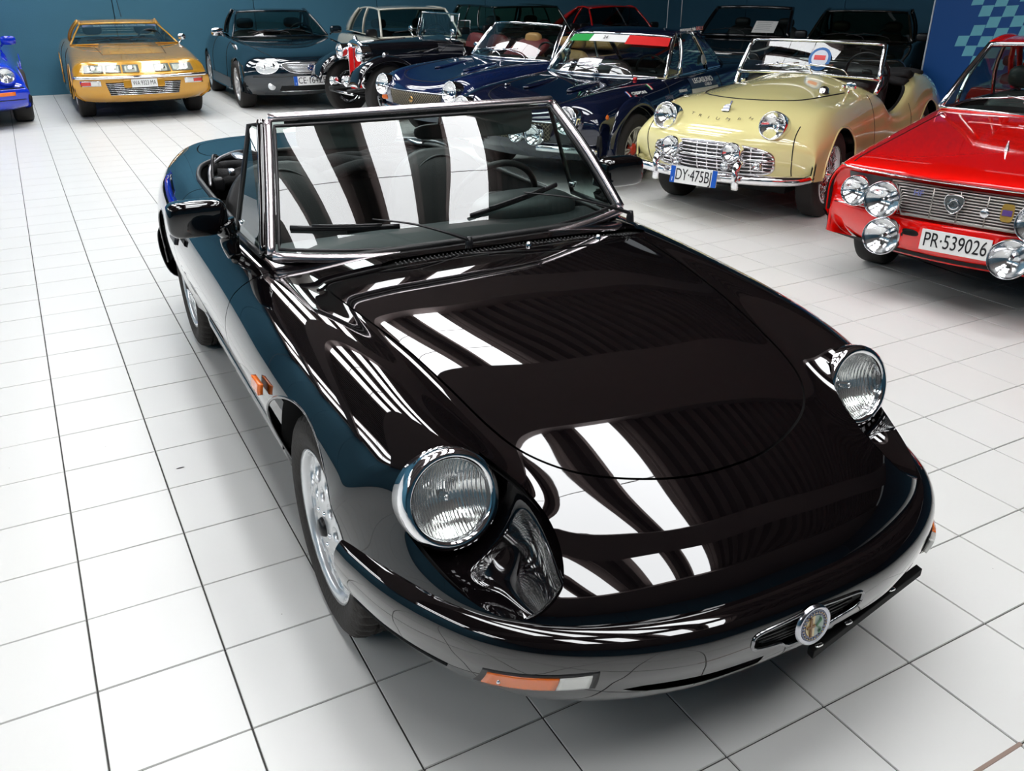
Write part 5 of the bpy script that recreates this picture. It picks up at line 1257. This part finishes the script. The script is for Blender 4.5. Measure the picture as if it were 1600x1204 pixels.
for x in (-.42,.42): obj('screen_clip', rbox(*pj.top(x,.66,.012), .03,.05,.03,3), CHROME, cy)
obj('tonneau_cover', join(*[tube([(x, 1.86+.08*k+.02*math.sin(6*x+k), .86+.035*math.sin(k*1.3)+.02*math.sin(9*x+2*k)-.10*x*x) for x in np.linspace(-.56,.56,22)], .06, 10, flat=.6) for k in range(6)]), mat('hood_canvas',(0,0,0)), cy)
lip_ = [pj.top(*p) for p in cockp]; lip_ = [p for p in lip_ if p is not None]
obj('cockpit_trim', tube(lip_, .013, 6, closed=True), LEATHER, cy)
for s in (1,-1):
    for xx in (.10,.20,.30): obj('piping', tube([np.array([s*.28+(xx-.2),1.455+.02,.70-.25])+np.array([0,.14*t,.50*t]) for t in np.linspace(0,1,6)], .005, 5), mat('piping_grey',(0,0,0)), cy)
for s in (1,-1):
    wheel(cy, (s*.575,0,.31), s, .315, .155, .205, 'wire'); wheel(cy, (s*.575,2.235,.31), s, .315, .155, .205, 'wire')

# ================================================================== red rally coupe at the right edge
RED = paint('bright_red_paint', (.86,.004,.002), .05)
cl_ = empty('rally_coupe', (4.90, .69, 0), math.radians(-72), 'bright red rally coupe with six round lamps, cut off by the right edge', 'car')
st = [(-.66,.16,.25,.44,.25,.62,.26,.63,.25), (-.76,.15,.33,.46,.33,.665,.34,.67,.29), (-.80,.14,.42,.48,.42,.69,.42,.70,.31), (-.80,.13,.485,.50,.485,.70,.48,.71,.32), (-.755,.10,.50,.52,.50,.71,.52,.715,.36),
      (-.755,.10,.66,.59,.66,.715,.57,.72,.40), (-.82,.14,.70,.60,.69,.72,.60,.725,.43), (-.78,.12,.735,.61,.72,.725,.61,.73,.44), (-.50,.05,.77,.62,.75,.732,.61,.74,.42), (0,0,.82,.64,.79,.74,.61,.745,.24), (.45,0,.865,.65,.83,.75,.61,.755,.22),
      (.9,0,.885,.68,.855,.77,.6,.775,.21), (1.5,0,.885,.69,.86,.77,.6,.775,.21), (2.33,0,.885,.66,.86,.76,.6,.77,.24), (2.8,-.03,.86,.62,.84,.74,.58,.75,.28), (3.05,-.05,.80,.58,.78,.70,.55,.72,.30), (3.1,-.05,.4,.56,.4,.68,.4,.68,.3)]
pj = body(cl_, RED, st, [(0,.29,.325),(2.33,.29,.325)], ring2([(0,.66),(.46,.70),(.62,.82),(.63,1.7),(.58,2.2),(0,2.3)]), nu=150, nv=50)
cabin(cl_, RED, dict(xb=.675,yb=.58,bb=.17,zb=.865,xt=.545,yt=.98,bt=.10,zt=1.245,yr=1.75,xr=.53,zr=1.25,yrb=2.32,xrb=.60,zrb=.88,yend=2.3,rf=.012,rp=.016,wm=ALU,hump=.03), closed=True, glass=GLASS, bpill=(.22,.66), cp=.05, frame=CHROME, roofm=RED)
fp = [(-.60,.505),(-.66,.58),(-.64,.665),(.64,.665),(.66,.58),(.60,.505)]
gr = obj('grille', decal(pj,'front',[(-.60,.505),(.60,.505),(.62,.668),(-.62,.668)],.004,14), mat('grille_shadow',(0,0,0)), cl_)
for k in range(11):
    z = .512+.0145*k; xm = .275+.006*k
    obj('grille_bar', tube([(x, -.800+.05*x*x, z) for x in np.linspace(-xm, xm, 10)], .0042, 5), mat('grille_grey',(.42,.40,.37),.3,.9), gr)
for x in (-.13,.0,.13): obj('grille_upright', tube([(x,-.803,.508),(x,-.803,.662)], .004, 5), MATS['grille_grey'], gr)
obj('grille_frame', tube([(-.27,-.80,.505),(-.345,-.795,.665),(.345,-.795,.665),(.27,-.80,.505)], .006, 6, closed=True), MATS['grille_grey'], gr)
gb = np.array([-.02,-.815,.60]); sh = smoothline([(-.042,.035,0),(0,.045,0),(.042,.035,0),(.040,-.01,0),(0,-.048,0),(-.040,-.01,0)], 30, True)
bb_ = obj('badge', place(poly(sh,(0,0,1),.010), gb, (1,0,0),(0,0,1)), mat('badge_steel',(.25,.27,.27),.3,.9), cl_, smooth=False)
obj('badge_rim', place(tube([p+np.array([0,0,.011]) for p in sh], .003, 5, closed=True), gb, (1,0,0),(0,0,1)), CHROME, bb_)
obj('badge_ring', place(lathe([(.018,.012),(.024,.014),(.028,.012)], n=24), gb, (1,0,0),(0,0,1)), CHROME, bb_)
obj('badge_text', place(xf(text_mesh('LANCIA', .022, .002), loc=(0,0,.014)), gb, (1,0,0),(0,0,1)), CHROME, bb_, smooth=False)
obj('model_letters', place(text_mesh('HF', .042, .006), (-.20,-.812,.625), (1,0,0),(0,0,1)), mat('letter_blue',(.25,.27,.62),.3,.3), cl_, smooth=False)
obj('round_crest', place(lathe([(.001,.008),(.018,.008),(.022,.004)], n=20), (.125,-.808,.575), (1,0,0),(0,0,1)), ALU, cl_)
cr = obj('crest', place(poly(smoothline([(-.026,.038,0),(0,.046,0),(.026,.038,0),(.026,-.030,0),(0,-.040,0),(-.026,-.030,0)],20,True),(0,0,1),.008), (.225,-.808,.59), (1,0,0),(0,0,1)), mat('crest_gold',(.55,.35,.08),.3,.6), cl_, smooth=False)
obj('crest_band', place(box(0,.004,.0095,.044,.028,.003), (.225,-.808,.59), (1,0,0),(0,0,1)), mat('crest_violet',(.10,.05,.22),.4), cr, smooth=False)
for s in (1,-1):
    lamp(cl_, (s*.540,-.765,.580), (0,-1,.05), .082, deep=.08, bez=.008, lens=PLAINLENS)
    lamp(cl_, (s*.365,-.845,.572), (0,-1,.05), .096, deep=.06, bez=.009, lens=PLAINLENS)
    lamp(cl_, (s*.305,-.935,.405), (0,-1,.05), .096, deep=.05, bez=.008, lens=PLAINLENS, name='driving_lamp')
    obj('lamp_bracket', tube([(s*.305,-.80,.36),(s*.305,-.90,.36)], .012, 6), BLACK, cl_)
    obj('brake_duct', place(rbox(0,0,0,.09,.035,.02,3), pj.front(s*.21,.415,.0), (1,0,0),(0,0,1)), DARK, cl_)
    obj('side_repeater', place(lathe([(.001,.03),(.02,.028),(.026,.01),(.028,0)], n=16), pj.side(s,-.60,.60,0), (0,1,0),(0,0,1)), WL, cl_)
plate(cl_, (.03,-.835,.405), .335, .105, 'PR·539026', yd=(0,.05,1))
obj('front_trim', tube(fbar(pj,-.67,.67,.697,0,.004,30), .005, 5), CHROME, cl_)
obj('fascia_trim', tube(fbar(pj,-.68,.68,.488,0,.004,30), .004, 5), CHROME, cl_)
obj('chin', obj and decal(pj,'front',[(-.66,.27),(.66,.27),(.68,.30),(-.68,.30)],.004,8), DARK, cl_)
obj('bonnet_pin', place(lathe([(.001,.05),(.004,.045),(.012,.004),(.014,0)], n=12), pj.top(.02,-.25,0), (1,0,0),(0,1,0)), ALU, cl_)
vt = obj('scuttle_grille', decal(pj,'top',[(.08,.38),(.56,.40),(.56,.48),(.08,.47)],.003,8), DARK, cl_)
for k in range(5): obj('vent_bar', tube([pj.top(x,.385+.018*k,.008) for x in np.linspace(.09,.55,8)], .003, 5), ALU, vt)
obj('vent_rim', tube([pj.top(*p,.006) for p in smoothline([(.08,.385,0),(.3,.375,0),(.56,.39,0),(.58,.44,0),(.56,.485,0),(.3,.48,0),(.08,.465,0),(.06,.42,0)],40,True)[:,:2]], .005, 5, closed=True), ALU, vt)
seam(cl_, pj, 'top', [(-.60,.60),(-.60,0),(-.60,-.70)], .004); seam(cl_, pj, 'top', [(.60,.60),(.60,0),(.60,-.70)], .004)
seam(cl_, pj, 'side', [(.66,.83),(.60,.5),(.62,.25)], .004, (1,-1))
door_mirror(cl_, .70, .95, .86, ALU, 1, r=.05)
wheels4(cl_, 1.24, 2.33, .29, .18, .18, 'steel')

# ================================================================== vintage black car with red radiator
cm_ = empty('vintage_tourer', (4.12, 8.93, 0), math.radians(-84), 'black vintage tourer with a red radiator and wire wheels', 'car')
VB = paint('coach_black_paint', (.004,.004,.006), .05)
RADR = mat('radiator_red', (.62,.004,.004), .35)
rs_ = [[( .17,-.10,.42),(.17,-.10,.84),(.13,-.10,.90),(0,-.10,.925)]]
def secs(rows_): 
    S = []
    for r in rows_:
        h = smoothline(r, 18); S.append(np.vstack([h, (h*[-1,1,1])[::-1][1:]]))
    return np.array(S)
hood_ = secs([[(.17,y_ ,.42),(.172,y_,.80),(.13,y_,.885),(0,y_,.915)] if y_ < .1 else [(.17+.22*t,y_,.42),(.172+.24*t,y_,.80+.02*t),(.13+.20*t,y_,.885+.03*t),(0,y_,.915+.04*t)] for y_, t in ((-.08,0),(.1,.2),(.35,.5),(.62,.8),(.85,1.))])
obj('bonnet', grid(hood_), VB, cm_)
obj('bonnet_hinge', tube([(0,-.08,.917),(0,.6,.95)], .006, 6), CHROME, cm_)
sh_ = obj('radiator_shell', join(tube([p for p in secs([[(.185,-.12,.36),(.185,-.12,.82),(.14,-.12,.90),(0,-.12,.93)]])[0]], .026, 10), xf(rbox(0,0,0,.30,.07,.10,3,20,10), loc=(0,-.12,.89))), CHROME, cm_)
rad = obj('radiator_core', box(0,-.125,.60,.34,.02,.50), RADR, sh_, smooth=False)
for k in range(13):
    x = -.156+.026*k; obj('radiator_slat', box(x,-.142,.60,.010,.012,.49), RADR, rad, smooth=False)
obj('radiator_rib', box(0,-.150,.60,.014,.012,.50), CHROME, rad, smooth=False)
obj('radiator_cap', lathe([(.001,.06),(.02,.05),(.03,.02),(.03,0)], loc=(0,-.12,.935), n=16), CHROME, sh_)
body_ = secs([[(.39,.85,.40),(.41,.85,.82),(.33,.85,.915),(0,.85,.955)],[(.50,1.15,.38),(.53,1.15,.80),(.50,1.15,.90),(0,1.15,.97)],[(.54,1.25,.38),(.57,1.25,.74),(.56,1.25,.80),(.50,1.25,.82)] ,[(.58,1.9,.38),(.62,1.9,.72),(.60,1.9,.78),(.55,1.9,.80)],[(.55,2.5,.42),(.58,2.5,.80),(.55,2.5,.86),(.50,2.5,.87)],[(.48,2.85,.45),(.50,2.85,.74),(.48,2.85,.78),(.44,2.85,.79)]])
obj('scuttle_and_tub', grid(body_[:2]), VB, cm_)
for s in (1,-1):
    Q = [[(s*x,y,z) for y,x,z in ((1.15,.52,z0),(1.5,.58,z0-.05 if z0>.7 else z0),(1.9,.60,z0-.06 if z0>.7 else z0),(2.4,.58,z0),(2.85,.46,z0))] for z0 in (.38,.6,.86)]
    obj('side_panel', grid(np.array([smoothline(q,16) for q in Q]), flip=s<0), VB, cm_, thick=.02)
    # clamshell wing
    L = []
    for t in np.linspace(0,1,26):
        a = math.radians(152)*(1-t)+math.radians(18)*t if t < .75 else None
        aa = math.radians(160-165*min(t/.7,1)); 
        if t <= .7: yy, zz = -.43*math.cos(math.radians(180)-aa)*1.0*-1*-1, .33+.40*math.sin(aa)
        L.append((t,))
    pth = smoothline([(0,-.46,.46),(0,-.36,.64),(0,-.12,.755),(0,.14,.74),(0,.38,.60),(0,.60,.40),(0,.85,.30),(0,1.6,.28)], 40)
    obj('front_wing', grid(np.array([[(s*(.60+dx), p[1], p[2]+dz) for dx,dz in ((-.20,-.03),(-.12,.0),(0,.018),(.10,.0),(.135,-.035))] for p in pth]), flip=s<0), VB, cm_, thick=.012)
    pth = smoothline([(0,1.7,.28),(0,1.92,.50),(0,2.12,.70),(0,2.38,.76),(0,2.66,.68),(0,2.84,.46)], 30)
    obj('rear_wing', grid(np.array([[(s*(.60+dx), p[1], p[2]+dz) for dx,dz in ((-.14,-.02),(0,.018),(.10,.0),(.135,-.035))] for p in pth]), flip=s<0), VB, cm_, thick=.012)
    obj('running_board', box(s*.62,1.2,.29,.22,.9,.03), VB, cm_, smooth=False)
    lamp(cm_, (s*.285,-.21,.80), (0,-1,0), .095, deep=.12, bez=.008, lens=PLAINLENS)
    obj('lamp_shell', xf(rbox(0,0,0,.18,.22,.18,2.0,20,12), loc=(s*.285,-.15,.80)), CHROME, cm_)
    obj('lamp_stay', tube([(s*.17,-.11,.72),(s*.285,-.15,.72)], .014, 6), CHROME, cm_)
    obj('wing_lamp', xf(rbox(0,0,0,.06,.09,.06,2.2,14,8), loc=(s*.62,-.02,.80)), CHROME, cm_)
    obj('spring_iron', join(tube(smoothline([(s*.27,-.40,.36),(s*.27,-.2,.31),(s*.27,.1,.30),(s*.27,.4,.34)],14), .022, 6, flat=.7), tube([(s*.27,-.40,.36),(s*.25,.8,.42)], .03, 6)), BLACK, cm_)
    wheel(cm_, (s*.60,0,.335), s, .34, .135, .225, 'wire', steer=math.radians(14)); wheel(cm_, (s*.60,2.38,.335), s, .34, .135, .225, 'wire')
    obj('friction_damper', xl_ if False else xf(rbox(0,0,0,.05,.12,.12,2,14,8), loc=(s*.30,-.16,.44)), CHROME, cm_)
obj('front_axle', tube([(-.54,0,.33),(-.3,0,.29),(.3,0,.29),(.54,0,.33)], .03, 8), BLACK, cm_)
lamp(cm_, (.12,-.33,.47), (0,-1,0), .07, deep=.08, bez=.008, lens=PLAINLENS, name='fog_lamp')
lamp(cm_, (-.26,-.36,.45), (0,-1,0), .055, deep=.06, bez=.008, lens=PLAINLENS, name='horn')
obj('badge_bar', tube([(-.36,-.30,.42),(.36,-.30,.42)], .012, 6), CHROME, cm_)
obj('cross_tube', tube([(-.34,-.36,.33),(.34,-.36,.33)], .016, 6), ALU, cm_)
fs = [(-.50,1.06,.93),(-.48,1.14,1.235),(.48,1.14,1.235),(.50,1.06,.93)]
wg = obj('windscreen', poly(fs), GLASS, cm_, smooth=False); obj('screen_frame', tube(fs, .011, 6, closed=True), CHROME, wg)
for s in (1,-1):
    q = [(s*.52,1.04,.93),(s*.50,1.10,1.16),(s*.60,1.22,1.16),(s*.62,1.2,.92)]
    g_ = obj('wind_wing', poly(q), GLASS, cm_, smooth=False); obj('wing_frame', tube(q, .005, 5, closed=True), CHROME, g_)
    door_mirror(cm_, s*.50, .98, .93, CHROME, s, r=.05)
for x in (-.27,.27): obj('seat', xf(rbox(0,0,0,.46,.14,.5,3.4,24,12), rot=(-.2,0,0), loc=(x,1.85,.72)), mat('oxblood_leather',(.10,.012,.012),.5), cm_)
obj('dashboard', box(0,1.2,.82,.96,.03,.14), mat('walnut',(.10,.04,.015),.35,coat=.6), cm_, smooth=False)
obj('tub_floor', box(0,1.9,.42,1.0,1.7,.03), DARK, cm_, smooth=False)
tx = obj('tax_disc', box(.36,1.10,1.18,.07,.004,.07), WHITEP, wg, smooth=False)

# ================================================================== chequered banner
BNB = mat('banner_blue', (.006,.075,.28), .5); BNL = mat('banner_pale', (.17,.52,.62), .5)
bn = empty('banner', (10.75, 5.72, 0), math.radians(-90), 'tall blue banner printed with pale blue chequers, behind the red rally coupe', 'banner')
BWd, BHt = 3.4, 2.7
obj('board', box(BWd/2, 0, BHt/2+.02, BWd, .04, BHt), BNB, bn, smooth=False)
obj('board_edge', box(-.01, -.002, BHt/2+.02, .02, .05, BHt), mat('edge_white',(.6,.65,.7),.5), bn, smooth=False)
sq = [];
a_, b_ = np.array([.155,.010]), np.array([-.035,.125])
for i in range(-2, 20):
    for j in range(0, 17):
        if (i + j) % 2: continue
        x0 = .34 + i*a_[0] + j*.028 ; z0 = .60 + j*b_[1] + i*.012
        left = .20 + .13*abs(((j+1) % 6) - 3)
        wob = .03*math.sin(i*.9+j*.5)
        if x0 < left or x0 > BWd-.25 or z0 > BHt-.2: continue
        q = [(x0, z0+wob), (x0+a_[0], z0+wob+.012), (x0+a_[0]+.03, z0+wob+.135), (x0+.03, z0+wob+.125)]
        obj('chequer', poly([(x,-.0225,z) for x,z in q]), BNL, bn, smooth=False)
